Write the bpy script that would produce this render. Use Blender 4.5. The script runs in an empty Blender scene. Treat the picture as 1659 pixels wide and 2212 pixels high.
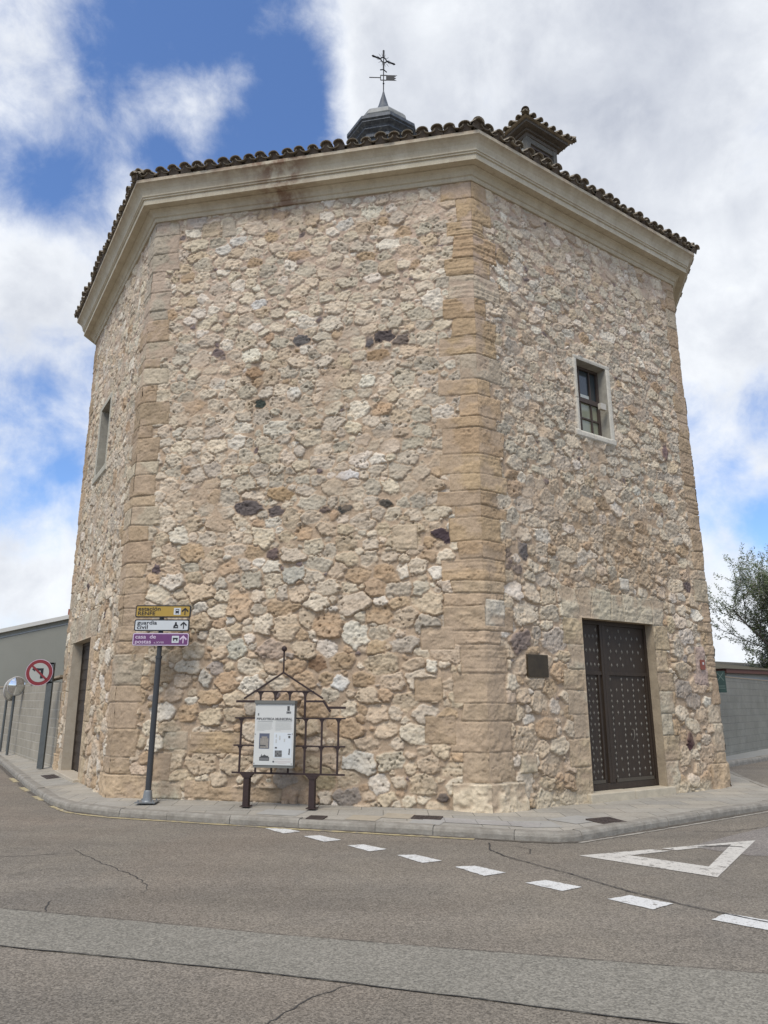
import bpy, bmesh, math, random
import numpy as np
from mathutils import Vector, Matrix
from mathutils.geometry import tessellate_polygon
R = math.radians
random.seed(7)
SC = bpy.context.scene
COL = SC.collection

# ------------------------------------------------------------------ camera
cam_d = bpy.data.cameras.new('camera')
cam = bpy.data.objects.new('camera', cam_d); COL.objects.link(cam)
PITCH, ROLL = 0.2558, 0.0027
cam_d.sensor_fit = 'VERTICAL'; cam_d.sensor_height = 36.0
cam_d.lens = 36.0 * 1564.1 / 2212.0
cam_d.clip_end = 8000; cam_d.clip_start = 0.1
fw = Vector((0, math.cos(PITCH), math.sin(PITCH))); up = Vector((0, -math.sin(PITCH), math.cos(PITCH))); rt = Vector((1, 0, 0))
r2 = rt * math.cos(ROLL) + up * math.sin(ROLL); u2 = up * math.cos(ROLL) - rt * math.sin(ROLL)
m3 = Matrix((r2, u2, -fw)).transposed()
cam.matrix_world = Matrix.Translation((0, 0, 1.6)) @ m3.to_4x4()
SC.camera = cam

# ------------------------------------------------------------------ light and view
SC.view_settings.view_transform = 'Standard'; SC.view_settings.look = 'None'
SC.view_settings.exposure = 0.38; SC.view_settings.gamma = 1.0
SUN_EL, SUN_AZ = R(56), R(203)      # azimuth clockwise from +Y: behind the camera, to its left
sd = bpy.data.lights.new('sun', 'SUN'); sd.energy = 2.0; sd.angle = R(24); sd.color = (1.0, .935, .83)
sun = bpy.data.objects.new('sun', sd); COL.objects.link(sun)
sdir = Vector((math.sin(SUN_AZ) * math.cos(SUN_EL), math.cos(SUN_AZ) * math.cos(SUN_EL), math.sin(SUN_EL)))
sun.rotation_euler = sdir.to_track_quat('Z', 'Y').to_euler()

def build_world():
    w = bpy.data.worlds.new('World'); SC.world = w; w.use_nodes = True
    nt = w.node_tree; nt.nodes.clear(); N = nt.nodes.new; Lk = nt.links.new
    def mth(op, a, b=None, c=None, clamp=False):
        n = N('ShaderNodeMath'); n.operation = op; n.use_clamp = clamp
        for i, v in enumerate((a, b, c)):
            if v is None: continue
            if isinstance(v, (int, float)): n.inputs[i].default_value = v
            else: Lk(v, n.inputs[i])
        return n.outputs[0]
    def mix(f, a, b):
        n = N('ShaderNodeMix'); n.data_type = 'RGBA'; n.clamp_factor = True
        for i, v in ((0, f), (6, a), (7, b)):
            if isinstance(v, (int, float)): n.inputs[i].default_value = v
            elif isinstance(v, tuple): n.inputs[i].default_value = (*v, 1)
            else: Lk(v, n.inputs[i])
        return n.outputs[2]
    def sstep(x, a, b):
        n = N('ShaderNodeMapRange'); n.interpolation_type = 'SMOOTHSTEP'
        Lk(x, n.inputs[0]); n.inputs[1].default_value = a; n.inputs[2].default_value = b
        return n.outputs[0]
    tc = N('ShaderNodeTexCoord'); nrm = N('ShaderNodeVectorMath'); nrm.operation = 'NORMALIZE'; Lk(tc.outputs['Generated'], nrm.inputs[0])
    D = nrm.outputs[0]
    sky = N('ShaderNodeTexSky'); sky.sky_type = 'NISHITA'; sky.sun_disc = False
    sky.sun_elevation = SUN_EL; sky.sun_rotation = SUN_AZ; sky.air_density = 1.0; sky.dust_density = 0.4; sky.ozone_density = 2.5
    sp = N('ShaderNodeSeparateXYZ'); Lk(D, sp.inputs[0])
    # clouds live on a layer: project direction so they flatten towards the horizon
    den = mth('ADD', mth('MAXIMUM', sp.outputs[2], 0.0), 0.35)
    cx = mth('DIVIDE', sp.outputs[0], den); cy = mth('DIVIDE', sp.outputs[1], den)
    cv = N('ShaderNodeCombineXYZ'); Lk(cx, cv.inputs[0]); Lk(cy, cv.inputs[1]); cv.inputs[2].default_value = 0.37
    def noise(sc, det, rough=.55, dist=0.0, vec=None, w4=None):
        n = N('ShaderNodeTexNoise'); n.inputs['Scale'].default_value = sc; n.inputs['Detail'].default_value = det
        n.inputs['Roughness'].default_value = rough; n.inputs['Distortion'].default_value = dist
        Lk(vec if vec is not None else cv.outputs[0], n.inputs['Vector']); return n.outputs['Fac']
    n1 = noise(5.2, 10, .60, .25, vec=D); n2 = noise(13.0, 9, .62, .25, vec=D); n3 = noise(2.3, 4, .5, .3, vec=D)
    def blobs(lst):
        acc = None
        for (c, r, a) in lst:
            v = Vector(c).normalized()
            s = N('ShaderNodeVectorMath'); s.operation = 'DISTANCE'; Lk(D, s.inputs[0]); s.inputs[1].default_value = v
            q = mth('DIVIDE', s.outputs['Value'], r); q = mth('MULTIPLY', q, q); e = mth('EXPONENT', mth('MULTIPLY', q, -1.0))
            e = mth('MULTIPLY', e, a); acc = e if acc is None else mth('ADD', acc, e)
        return acc
    cov = blobs([((-.174, .654, .736), .09, -.46), ((-.10, .69, .715), .045, -.36), ((-.097, .737, .668), .05, -.46), ((-.271, .633, .725), .07, -.26), ((-.312, .659, .684), .035, -.10),
                 ((-.266, .727, .632), .035, -.22), ((-.175, .745, .645), .05, -.34), ((-.395, .724, .565), .05, -.24), ((-.149, .703, .696), .03, -.12), ((-.32, .731, .603), .03, -.08), ((-.41, .70, .58), .06, -.14), ((-.33, .68, .65), .12, -.05), ((-.345, .675, .65), .04, .10), ((-.31, .725, .61), .035, .16),
                 ((-.216, .700, .68), .05, .30), ((-.265, .69, .67), .035, .20), ((-.23, .72, .65), .03, .15), ((-.38, .614, .691), .09, .0), ((-.368, .667, .647), .06, .02), ((-.165, .69, .70), .03, .20), ((-.06, .715, .69), .015, .12),
                 ((-.408, .758, .508), .055, .36), ((-.46, .75, .47), .06, .2), ((-.25, .79, .56), .045, .18), ((-.30, .76, .58), .04, .12), ((-.115, .66, .742), .03, .12),
                 ((.02, .67, .742), .075, .36), ((.015, .717, .696), .06, .42), ((.03, .76, .64), .07, .3), ((.245, .662, .708), .22, .42), ((.30, .76, .58), .2, .34), ((.411, .795, .446), .12, .2),
                 ((.46, .815, .36), .035, -.30), ((.47, .85, .30), .03, .1), ((.44, .858, .284), .02, -.22), ((.47, .862, .21), .04, -.42), ((.40, .88, .21), .02, -.1),
                 ((-.425, .826, .372), .03, -.30), ((-.40, .87, .28), .02, -.25), ((-.44, .87, .24), .035, -.22), ((-.44, .80, .40), .03, -.02), ((-.44, .89, .13), .10, .35), ((.45, .89, .1), .09, .3)])
    dens = mth('ADD', mth('ADD', mth('MULTIPLY', n1, .85), mth('MULTIPLY', mth('SUBTRACT', n2, .26), .86)), mth('ADD', cov, mth('MULTIPLY', n3, .25)))
    fac = sstep(dens, .42, 1.06)
    # shading of the cloud itself: thin = bright, thick underside = grey
    thick = sstep(dens, .80, 1.35)
    gbl = blobs([((.15, .62, .77), .16, .26), ((.33, .70, .63), .15, .28), ((.18, .76, .62), .12, .2), ((-.45, .80, .42), .06, .55), ((-.40, .79, .46), .04, .3),
                 ((-.46, .86, .20), .05, .35), ((.30, .74, .60), .05, -.3), ((.43, .84, .36), .1, .2), ((.06, .66, .75), .05, -.4)])
    n4 = noise(7.0, 8, .58, .2, vec=D)
    g = mth('ADD', mth('ADD', mth('MULTIPLY', thick, .45), gbl), mth('MULTIPLY', mth('SUBTRACT', n4, .52), 1.9), clamp=True)
    ccol = mix(g, (.74, .765, .80), (.42, .45, .52))
    bsky = N('ShaderNodeVectorMath'); bsky.operation = 'MULTIPLY'; Lk(sky.outputs[0], bsky.inputs[0]); bsky.inputs[1].default_value = (SKYK[0], SKYK[1], SKYK[2])
    full = mix(fac, bsky.outputs[0], ccol)
    bg = N('ShaderNodeBackground'); Lk(full, bg.inputs[0]); bg.inputs[1].default_value = 1.0
    out = N('ShaderNodeOutputWorld'); Lk(bg.outputs[0], out.inputs[0])
SKYK = (0.105, 0.122, 0.150)
build_world()

# ------------------------------------------------------------------ helpers
ORG = {}
def tag(o, label=None, cat=None, group=None, kind=None):
    if label: o['label'] = label
    if cat: o['category'] = cat
    if group: o['group'] = group
    if kind: o['kind'] = kind
    return o
def thing(name, label, cat, loc=(0, 0, 0), group=None):
    o = bpy.data.objects.new(name, None); COL.objects.link(o); o.location = loc; o.empty_display_size = .2
    ORG[o] = Vector(loc); return tag(o, label, cat, group)
def mkobj(name, verts, faces, mats, parent=None, midx=None, smooth=False, org=None):
    """verts in world space; a top-level mesh gets its origin at org"""
    me = bpy.data.meshes.new(name)
    base = ORG[parent] if parent is not None else Vector(org or (0, 0, 0))
    me.from_pydata([tuple(Vector(v) - base) for v in verts], [], faces)
    if not isinstance(mats, (list, tuple)): mats = [mats]
    for m in mats: me.materials.append(m)
    if midx is not None: me.polygons.foreach_set('material_index', midx)
    if smooth: me.polygons.foreach_set('use_smooth', [True] * len(me.polygons))
    me.update()
    o = bpy.data.objects.new(name, me); COL.objects.link(o); ORG[o] = base
    if parent is not None: o.parent = parent
    else: o.location = base
    return o
class MB:
    def __init__(s): s.v = []; s.f = []; s.m = []
    def add(s, vs, fs, mi=0):
        b = len(s.v); s.v += [tuple(v) for v in vs]; s.f += [tuple(i + b for i in f) for f in fs]; s.m += [mi] * len(fs)
    def box(s, c, X, Y, Z, mi=0):
        """centre, half-extent vectors"""
        c, X, Y, Z = map(Vector, (c, X, Y, Z))
        vs = [c + X * a + Y * b + Z * d for d in (-1, 1) for a, b in ((-1, -1), (1, -1), (1, 1), (-1, 1))]
        s.add(vs, [(0, 3, 2, 1), (4, 5, 6, 7), (0, 1, 5, 4), (1, 2, 6, 5), (2, 3, 7, 6), (3, 0, 4, 7)], mi)
    def bar(s, a, b, w, t, nrm=(0, -1, 0), mi=0):
        """flat bar from a to b, half width w (in plane), half thickness t along nrm"""
        a, b = Vector(a), Vector(b); d = (b - a); L = d.length; d.normalize(); n = Vector(nrm).normalized(); sd_ = d.cross(n).normalized()
        s.box((a + b) / 2, d * L / 2, sd_ * w, n * t, mi)
    def tube(s, pts, rad, n=10, mi=0, cap=True):
        pts = [Vector(p) for p in pts]; k = len(pts); rad = rad if isinstance(rad, (list, tuple)) else [rad] * k
        b = len(s.v); ref = None
        for i, p in enumerate(pts):
            d = (pts[min(i + 1, k - 1)] - pts[max(i - 1, 0)]).normalized()
            if ref is None: ref = d.orthogonal().normalized()
            x = (ref - d * ref.dot(d)).normalized(); y = d.cross(x); ref = x
            s.v += [tuple(p + (x * math.cos(2 * math.pi * j / n) + y * math.sin(2 * math.pi * j / n)) * rad[i]) for j in range(n)]
        for i in range(k - 1):
            for j in range(n):
                s.f.append((b + i * n + j, b + i * n + (j + 1) % n, b + (i + 1) * n + (j + 1) % n, b + (i + 1) * n + j)); s.m.append(mi)
        if cap: s.f.append(tuple(b + j for j in range(n))[::-1]); s.m.append(mi); s.f.append(tuple(b + (k - 1) * n + j for j in range(n))); s.m.append(mi)
    def prism(s, poly, o, X, Y, Nn, t0, t1, mi=0):
        """2D polygon (convex or not) in plane o + x*X + y*Y, extruded along Nn from t0 to t1"""
        o, X, Y, Nn = map(Vector, (o, X, Y, Nn)); k = len(poly)
        vs = [o + X * p[0] + Y * p[1] + Nn * t for t in (t0, t1) for p in poly]
        tr = tessellate_polygon([[Vector((p[0], p[1], 0)) for p in poly]])
        fs = []
        for t in tr:
            a, b, c = t; pa, pb, pc = poly[a], poly[b], poly[c]
            cr = (pb[0] - pa[0]) * (pc[1] - pa[1]) - (pb[1] - pa[1]) * (pc[0] - pa[0])
            if cr < 0: a, b, c = a, c, b
            fs.append((a + k, b + k, c + k)); fs.append((c, b, a))
        fs += [(i, (i + 1) % k, (i + 1) % k + k, i + k) for i in range(k)]
        s.add(vs, fs, mi)
    def loft(s, rings, closed=True, mi=0):
        b = len(s.v); n = len(rings[0])
        for r in rings: s.v += [tuple(p) for p in r]
        for i in range(len(rings) - 1):
            for j in range(n if closed else n - 1):
                s.f.append((b + i * n + j, b + i * n + (j + 1) % n, b + (i + 1) * n + (j + 1) % n, b + (i + 1) * n + j)); s.m.append(mi)
    def build(s, name, mats, parent=None, smooth=False, org=None):
        return mkobj(name, s.v, s.f, mats, parent, s.m, smooth, org)
def bevel(o, w=.004, seg=2):
    md = o.modifiers.new('bevel', 'BEVEL'); md.width = w; md.segments = seg; md.limit_method = 'ANGLE'; md.angle_limit = R(40); return o
def ngon(n, r, ph=0): return [(r * math.cos(ph + 2 * math.pi * i / n), r * math.sin(ph + 2 * math.pi * i / n)) for i in range(n)]
def rrect(x0, y0, x1, y1, r, k=4):
    P = []
    for cx, cy, a in ((x1 - r, y0 + r, -90), (x1 - r, y1 - r, 0), (x0 + r, y1 - r, 90), (x0 + r, y0 + r, 180)):
        for i in range(k + 1): t = R(a + 90 * i / k); P.append((cx + r * math.cos(t), cy + r * math.sin(t)))
    return P

# ------------------------------------------------------------------ materials
def mat(name, color, rough=.8, metal=0.0, noise=None, bump=None, col2=None, spec=None, coords='Object', stretch=(1, 1, 1)):
    """principled with noise-driven tone variation: noise=(scale, amount), bump=(scale, strength, dist)"""
    m = bpy.data.materials.new(name); m.use_nodes = True; nt = m.node_tree; N = nt.nodes.new; Lk = nt.links.new
    p = nt.nodes['Principled BSDF']; p.inputs['Roughness'].default_value = rough; p.inputs['Metallic'].default_value = metal
    if spec is not None: p.inputs['Specular IOR Level'].default_value = spec
    p.inputs['Base Color'].default_value = (*color, 1)
    tc = N('ShaderNodeTexCoord'); mp = N('ShaderNodeMapping'); Lk(tc.outputs[coords], mp.inputs[0]); mp.inputs['Scale'].default_value = stretch
    if noise:
        n = N('ShaderNodeTexNoise'); n.inputs['Scale'].default_value = noise[0]; n.inputs['Detail'].default_value = 6; n.inputs['Roughness'].default_value = .65; Lk(mp.outputs[0], n.inputs['Vector'])
        mr = N('ShaderNodeMapRange'); Lk(n.outputs['Fac'], mr.inputs[0]); mr.inputs[1].default_value = .3; mr.inputs[2].default_value = .7
        mx = N('ShaderNodeMix'); mx.data_type = 'RGBA'; Lk(mr.outputs[0], mx.inputs[0])
        c2 = col2 or tuple(c * (1 - noise[1]) for c in color)
        mx.inputs[6].default_value = (*c2, 1); mx.inputs[7].default_value = (*color, 1); Lk(mx.outputs[2], p.inputs['Base Color'])
    if bump:
        n = N('ShaderNodeTexNoise'); n.inputs['Scale'].default_value = bump[0]; n.inputs['Detail'].default_value = 5; Lk(mp.outputs[0], n.inputs['Vector'])
        b = N('ShaderNodeBump'); b.inputs['Strength'].default_value = bump[1]; b.inputs['Distance'].default_value = bump[2] if len(bump) > 2 else .01
        Lk(n.outputs['Fac'], b.inputs['Height']); Lk(b.outputs[0], p.inputs['Normal'])
    return m
class NT:
    def __init__(s, name, rough=.9):
        s.m = bpy.data.materials.new(name); s.m.use_nodes = True; s.nt = s.m.node_tree; s.p = s.nt.nodes['Principled BSDF']; s.p.inputs['Roughness'].default_value = rough
        s.tc = s.nt.nodes.new('ShaderNodeTexCoord'); s.L = s.nt.links.new
    def n(s, t): return s.nt.nodes.new(t)
    def put(s, inp, v):
        if isinstance(v, (int, float)): inp.default_value = v
        elif isinstance(v, tuple): inp.default_value = (*v, 1) if len(v) == 3 and len(inp.default_value) == 4 else v
        else: s.L(v, inp)
    def noise(s, sc, det=5, rough=.6, vec=None, dist=0.0):
        n = s.n('ShaderNodeTexNoise'); n.inputs['Scale'].default_value = sc; n.inputs['Detail'].default_value = det; n.inputs['Roughness'].default_value = rough; n.inputs['Distortion'].default_value = dist
        s.L(vec if vec is not None else s.tc.outputs['Object'], n.inputs['Vector']); return n.outputs['Fac']
    def map(s, vec, scale): n = s.n('ShaderNodeMapping'); s.L(vec, n.inputs[0]); n.inputs['Scale'].default_value = scale; return n.outputs[0]
    def rng(s, x, a, b, c=0., d=1.): n = s.n('ShaderNodeMapRange'); s.L(x, n.inputs[0]); n.inputs[1].default_value = a; n.inputs[2].default_value = b; n.inputs[3].default_value = c; n.inputs[4].default_value = d; return n.outputs[0]
    def mix(s, f, a, b, mode='MIX'):
        n = s.n('ShaderNodeMix'); n.data_type = 'RGBA'; n.blend_type = mode; s.put(n.inputs[0], f); s.put(n.inputs[6], a); s.put(n.inputs[7], b); return n.outputs[2]
    def mul(s, c, f):   # scale a colour by a scalar socket
        n = s.n('ShaderNodeVectorMath'); n.operation = 'SCALE'; s.put(n.inputs[0], c) ; s.L(f, n.inputs['Scale']); return n.outputs[0]
    def bump(s, h, st, d, nrm=None):
        b = s.n('ShaderNodeBump'); b.inputs['Strength'].default_value = st; b.inputs['Distance'].default_value = d; s.L(h, b.inputs['Height'])
        if nrm is not None: s.L(nrm, b.inputs['Normal'])
        return b.outputs[0]
    def done(s, col, nrm=None):
        s.put(s.p.inputs['Base Color'], col)
        if nrm is not None: s.L(nrm, s.p.inputs['Normal'])
        return s.m

def m_masonry():
    t = NT('masonry', .93); t.p.inputs['Specular IOR Level'].default_value = .15
    a = t.n('ShaderNodeAttribute'); a.attribute_name = 'tone'
    f1 = t.noise(38, 5, .7); f2 = t.noise(9, 5, .65); f3 = t.noise(1.1, 4, .6)
    k = t.rng(f1, .3, .7, .84, 1.13); c = t.mul(a.outputs['Color'], k); c = t.mul(c, t.rng(f2, .3, .7, .90, 1.09)); c = t.mul(c, t.rng(f3, .3, .7, .93, 1.06))
    return t.done(c, t.bump(t.noise(75, 4, .7), .55, .010))
def m_asphalt():
    t = NT('asphalt', .95); t.p.inputs['Specular IOR Level'].default_value = .2
    v = t.n('ShaderNodeTexVoronoi'); v.inputs['Scale'].default_value = 95; t.L(t.tc.outputs['Object'], v.inputs['Vector'])
    sepc = t.n('ShaderNodeSeparateColor'); t.L(v.outputs['Color'], sepc.inputs[0])
    c = t.mix(t.rng(t.noise(.55, 6, .62), .35, .65), (.224, .196, .156), (.190, .169, .140))
    c = t.mix(t.rng(t.noise(.23, 4, .6, dist=1), .45, .7), c, (.215, .180, .142))
    c = t.mix(t.rng(t.noise(1.7, 5, .7, dist=.6), .60, .74, 0, .45), c, (.12, .108, .092)); lane = t.map(t.tc.outputs['Object'], (.25, 1.6, 1)); c = t.mul(c, t.rng(t.noise(.8, 4, .55, vec=lane), .3, .7, .86, 1.10)); c = t.mul(c, t.rng(sepc.outputs[0], 0, 1, .58, 1.38)); c = t.mul(c, t.rng(t.noise(45, 4, .7), .3, .7, .80, 1.18)); c = t.mul(c, t.rng(t.noise(6, 4, .6), .3, .7, .93, 1.06))
    return t.done(c, t.bump(t.noise(120, 3, .6), .5, .006))
def m_patch(name, c1, c2):
    t = NT(name, .95); t.p.inputs['Specular IOR Level'].default_value = .2
    v = t.n('ShaderNodeTexVoronoi'); v.inputs['Scale'].default_value = 85; t.L(t.tc.outputs['Object'], v.inputs['Vector'])
    sepc = t.n('ShaderNodeSeparateColor'); t.L(v.outputs['Color'], sepc.inputs[0])
    c = t.mix(t.rng(t.noise(.9, 5, .6), .35, .65), c1, c2)
    c = t.mul(c, t.rng(sepc.outputs[0], 0, 1, .64, 1.30)); c = t.mul(c, t.rng(t.noise(30, 4, .7), .3, .7, .84, 1.12))
    return t.done(c, t.bump(t.noise(120, 3, .6), .5, .006))
def m_paint(name, col, wear=.5, scale=7):
    t = NT(name, .7)
    w = t.rng(t.noise(scale, 7, .72), .52 + .2 * (1 - wear), .60 + .2 * (1 - wear)); w2 = t.rng(t.noise(60, 3, .6), .56, .68, 0, .8)
    c = t.mix(w, col, (.21, .19, .165)); c = t.mix(t.rng(t.noise(2, 5, .6), .35, .7, 0, .35), c, tuple(x * .72 for x in col)); c = t.mix(w2, c, (.25, .23, .2))
    return t.done(c, t.bump(t.noise(90, 3, .6), .3, .003))
def m_blocks(name, c1, c2, mortar, bw, bh, grout=.012, rough=.95, axis='XZ', off=.5, bumpd=.006):
    t = NT(name, rough); t.p.inputs['Specular IOR Level'].default_value = .2
    sp = t.n('ShaderNodeSeparateXYZ'); t.L(t.tc.outputs['Object'], sp.inputs[0]); cb = t.n('ShaderNodeCombineXYZ')
    t.L(sp.outputs[0], cb.inputs[0]); t.L(sp.outputs[2 if axis == 'XZ' else 1], cb.inputs[1])
    b = t.n('ShaderNodeTexBrick'); t.L(cb.outputs[0], b.inputs['Vector']); b.offset = off
    b.inputs['Scale'].default_value = 1; b.inputs['Brick Width'].default_value = bw; b.inputs['Row Height'].default_value = bh; b.inputs['Mortar Size'].default_value = grout; b.inputs['Mortar Smooth'].default_value = .3
    t.put(b.inputs['Color1'], c1); t.put(b.inputs['Color2'], c2); t.put(b.inputs['Mortar'], mortar); b.inputs['Bias'].default_value = 0
    c = t.mul(b.outputs['Color'], t.rng(t.noise(1.3, 6, .65), .3, .7, .82, 1.12)); c = t.mul(c, t.rng(t.noise(28, 4, .7), .3, .7, .86, 1.12))
    inv = t.rng(b.outputs['Fac'], 0, 1, 1, 0)
    n = t.bump(inv, .6, bumpd); n = t.bump(t.noise(60, 4, .6), .4, .006, n)
    return t.done(c, n)
def m_cornice():
    t = NT('cornice_plaster', .9); t.p.inputs['Specular IOR Level'].default_value = .2
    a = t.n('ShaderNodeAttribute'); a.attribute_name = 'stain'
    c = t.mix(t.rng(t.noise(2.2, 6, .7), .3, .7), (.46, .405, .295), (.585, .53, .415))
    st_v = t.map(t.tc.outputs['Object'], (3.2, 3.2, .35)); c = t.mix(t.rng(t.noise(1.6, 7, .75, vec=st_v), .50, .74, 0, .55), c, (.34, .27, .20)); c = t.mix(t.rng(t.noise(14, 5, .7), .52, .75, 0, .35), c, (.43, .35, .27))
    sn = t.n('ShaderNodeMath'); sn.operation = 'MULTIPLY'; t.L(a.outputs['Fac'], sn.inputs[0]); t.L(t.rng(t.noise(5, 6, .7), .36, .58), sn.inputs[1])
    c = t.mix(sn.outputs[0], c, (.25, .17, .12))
    c = t.mul(c, t.rng(t.noise(40, 4, .7), .3, .7, .93, 1.06))
    return t.done(c, t.bump(t.noise(25, 5, .6), .35, .006))
def m_tile():
    t = NT('clay_tile', .92); t.p.inputs['Specular IOR Level'].default_value = .2
    c = t.mix(t.rng(t.noise(2.3, 6, .7), .35, .65), (.19, .16, .12), (.35, .30, .23))
    c = t.mix(t.rng(t.noise(9, 5, .7), .52, .66, 0, .8), c, (.36, .34, .27)); c = t.mix(t.rng(t.noise(5, 4, .7), .62, .72, 0, .6), c, (.26, .13, .08))
    return t.done(c, t.bump(t.noise(30, 4, .6), .6, .008))
def m_lead():
    t = NT('weathered_lead', .6)
    sp = t.map(t.tc.outputs['Object'], (3, 3, .6))
    c = t.mix(t.rng(t.noise(3, 6, .7, vec=sp), .35, .65), (.035, .042, .055), (.095, .11, .13))
    c = t.mix(t.rng(t.noise(8, 5, .7), .55, .7, 0, .5), c, (.24, .25, .245))
    return t.done(c, t.bump(t.noise(20, 4, .6), .3, .006))
def m_glass(name, col, rough=.12):
    m = bpy.data.materials.new(name); m.use_nodes = True; p = m.node_tree.nodes['Principled BSDF']
    p.inputs['Base Color'].default_value = (*col, 1); p.inputs['Roughness'].default_value = rough; p.inputs['Specular IOR Level'].default_value = .8; return m
M = dict(
    masonry=m_masonry(), asphalt=m_asphalt(),
    patch=m_patch('trench_asphalt', (.220, .205, .170), (.250, .232, .193)), patch2=m_patch('pale_asphalt', (.25, .225, .20), (.21, .19, .17)),
    grime=mat('gutter_grime', (.13, .11, .085), .95, noise=(6, .4)), crack=mat('crack_tar', (.06, .054, .048), .9, noise=(12, .3)), paint=m_paint('white_paint', (.66, .655, .625), .80, 11), paint_tri=m_paint('worn_white_paint', (.60, .57, .51), .92, 9),
    yellow=m_paint('yellow_paint', (.45, .37, .20), .95, 5), gutter=m_paint('pale_gutter_line', (.36, .33, .28), .9, 5),
    pave=m_blocks('paving_slabs', (.33, .31, .27), (.38, .345, .285), (.17, .16, .135), .62, .42, .006, axis='XY'),
    tactile=m_blocks('ribbed_slab', (.40, .38, .35), (.42, .39, .36), (.24, .23, .21), .40, .045, .007, axis='XY', off=0),
    kerb=mat('kerb_concrete', (.32, .295, .25), .95, noise=(7, .3), bump=(25, .8, .012), col2=(.19, .17, .14)),
    earth=mat('earth', (.20, .16, .11), .95, noise=(.3, .3)),
    cornice=m_cornice(), tile=m_tile(), lead=m_lead(),
    ashlar=mat('pale_ashlar', (.50, .44, .345), .92, noise=(6, .2), bump=(45, .5, .008), col2=(.41, .345, .26)),
    ashlar_tan=mat('tan_ashlar', (.46, .345, .22), .92, noise=(5, .25), bump=(40, .6, .010), col2=(.35, .25, .15)),
    ashlar_grey=mat('grey_ashlar', (.42, .395, .33), .92, noise=(6, .2), bump=(45, .5, .008), col2=(.27, .25, .21)),
    doorwood=mat('dark_door_wood', (.042, .027, .016), .65, noise=(8, .35), bump=(30, .4, .004), stretch=(3, 3, .4)),
    stud=mat('iron_stud', (.185, .168, .138), .7, metal=0, noise=(60, .4)), iron=mat('dark_iron', (.02, .02, .022), .6, metal=.3),
    winwood=mat('window_wood', (.085, .062, .05), .7, noise=(14, .3), bump=(40, .4, .003)),
    pane_dark=m_glass('dark_pane', (.035, .045, .05)), pane_light=m_glass('curtained_pane', (.27, .28, .20), .18), white_strip=mat('white_strip', (.5, .52, .48), .6),
    lampbox=mat('box_plastic', (.50, .46, .39), .6), bronze=mat('bronze_plaque', (.075, .055, .032), .5, metal=.35, noise=(5, .45), bump=(60, .2, .002)),
    rust=mat('oxide_brown_paint', (.040, .021, .018), .65, noise=(20, .35), bump=(80, .3, .002)),
    post_grey=mat('anthracite_post', (.045, .047, .050), .5, noise=(6, .15)), galv=mat('galvanised_steel', (.28, .29, .29), .5, metal=.5, noise=(15, .25)), postg=mat('green_grey_post', (.105, .115, .115), .6, noise=(5, .25)),
    board_white=mat('board_white', (.60, .60, .565), .5, noise=(3, .06)), board_grey=mat('board_frame_grey', (.15, .15, .135), .55), print_grey=mat('print_grey', (.17, .17, .165), .6), print_faint=mat('print_faint', (.46, .46, .43), .6), print_dark=mat('print_dark', (.07, .07, .07), .6),
    print_map=mat('print_pale_blue', (.60, .63, .64), .55), photo_sky=mat('print_photo_sky', (.10, .11, .15), .5), photo_wall=mat('print_photo_wall', (.32, .29, .25), .5, noise=(40, .3)), print_pink=mat('print_pink', (.52, .44, .43), .6),
    s_black=mat('sign_black', (.012, .012, .014), .45), s_yel=mat('sign_ochre', (.42, .27, .045), .45, noise=(9, .08)), s_yel2=mat('sign_pale_yellow', (.52, .42, .14), .45), s_white=mat('sign_white', (.58, .60, .60), .45, noise=(6, .05)),
    s_pur=mat('sign_purple', (.15, .045, .15), .45, noise=(7, .12)), s_pink=mat('sign_white_pink', (.62, .50, .60), .45), s_red=mat('sign_red', (.24, .022, .028), .5, noise=(6, .2)), s_face=mat('sign_faded_face', (.40, .41, .38), .5),
    s_green=mat('sign_green', (.018, .045, .036), .6, noise=(10, .2)), mirror=mat('convex_mirror', (.75, .77, .78), .06, metal=1.0), mirror_red=mat('mirror_red_rim', (.20, .05, .05), .5), mirror_rim=mat('mirror_rim', (.42, .40, .37), .5),
    cover=mat('rusty_cover', (.075, .055, .045), .8, noise=(20, .4), bump=(80, .6, .004)),
    blockwall=m_blocks('concrete_blocks', (.36, .325, .26), (.32, .29, .235), (.40, .37, .31), .40, .20, .014), blockwall2=m_blocks('grey_concrete_blocks', (.25, .24, .20), (.27, .26, .22), (.225, .215, .185), .40, .20, .012),
    coping=mat('coping_tan', (.38, .31, .22), .9, noise=(4, .2)), render_grey=mat('grey_render', (.26, .26, .225), .95, noise=(.5, .12), bump=(20, .3, .01)), edge_white=mat('verge_white', (.55, .54, .50), .7),
    brick=mat('red_brick', (.30, .11, .07), .9, noise=(12, .3)), white_wall=mat('whitewash', (.62, .62, .60), .9, noise=(2, .1)), far_tile=mat('mossy_roof', (.10, .085, .05), .95, noise=(3, .4), bump=(12, .6, .03)), fascia=mat('brown_fascia', (.13, .06, .045), .8),
    bark=mat('bark', (.085, .07, .058), .95, noise=(15, .4)), leaf=mat('leaf', (.15, .20, .075), .8, noise=(2, .4)), leaf2=mat('leaf_grey_green', (.26, .29, .18), .8, noise=(2, .3)), blossom=mat('blossom', (.62, .60, .58), .8, noise=(3, .15)),
    dark=mat('dark_interior', (.01, .01, .01), .9))
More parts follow.
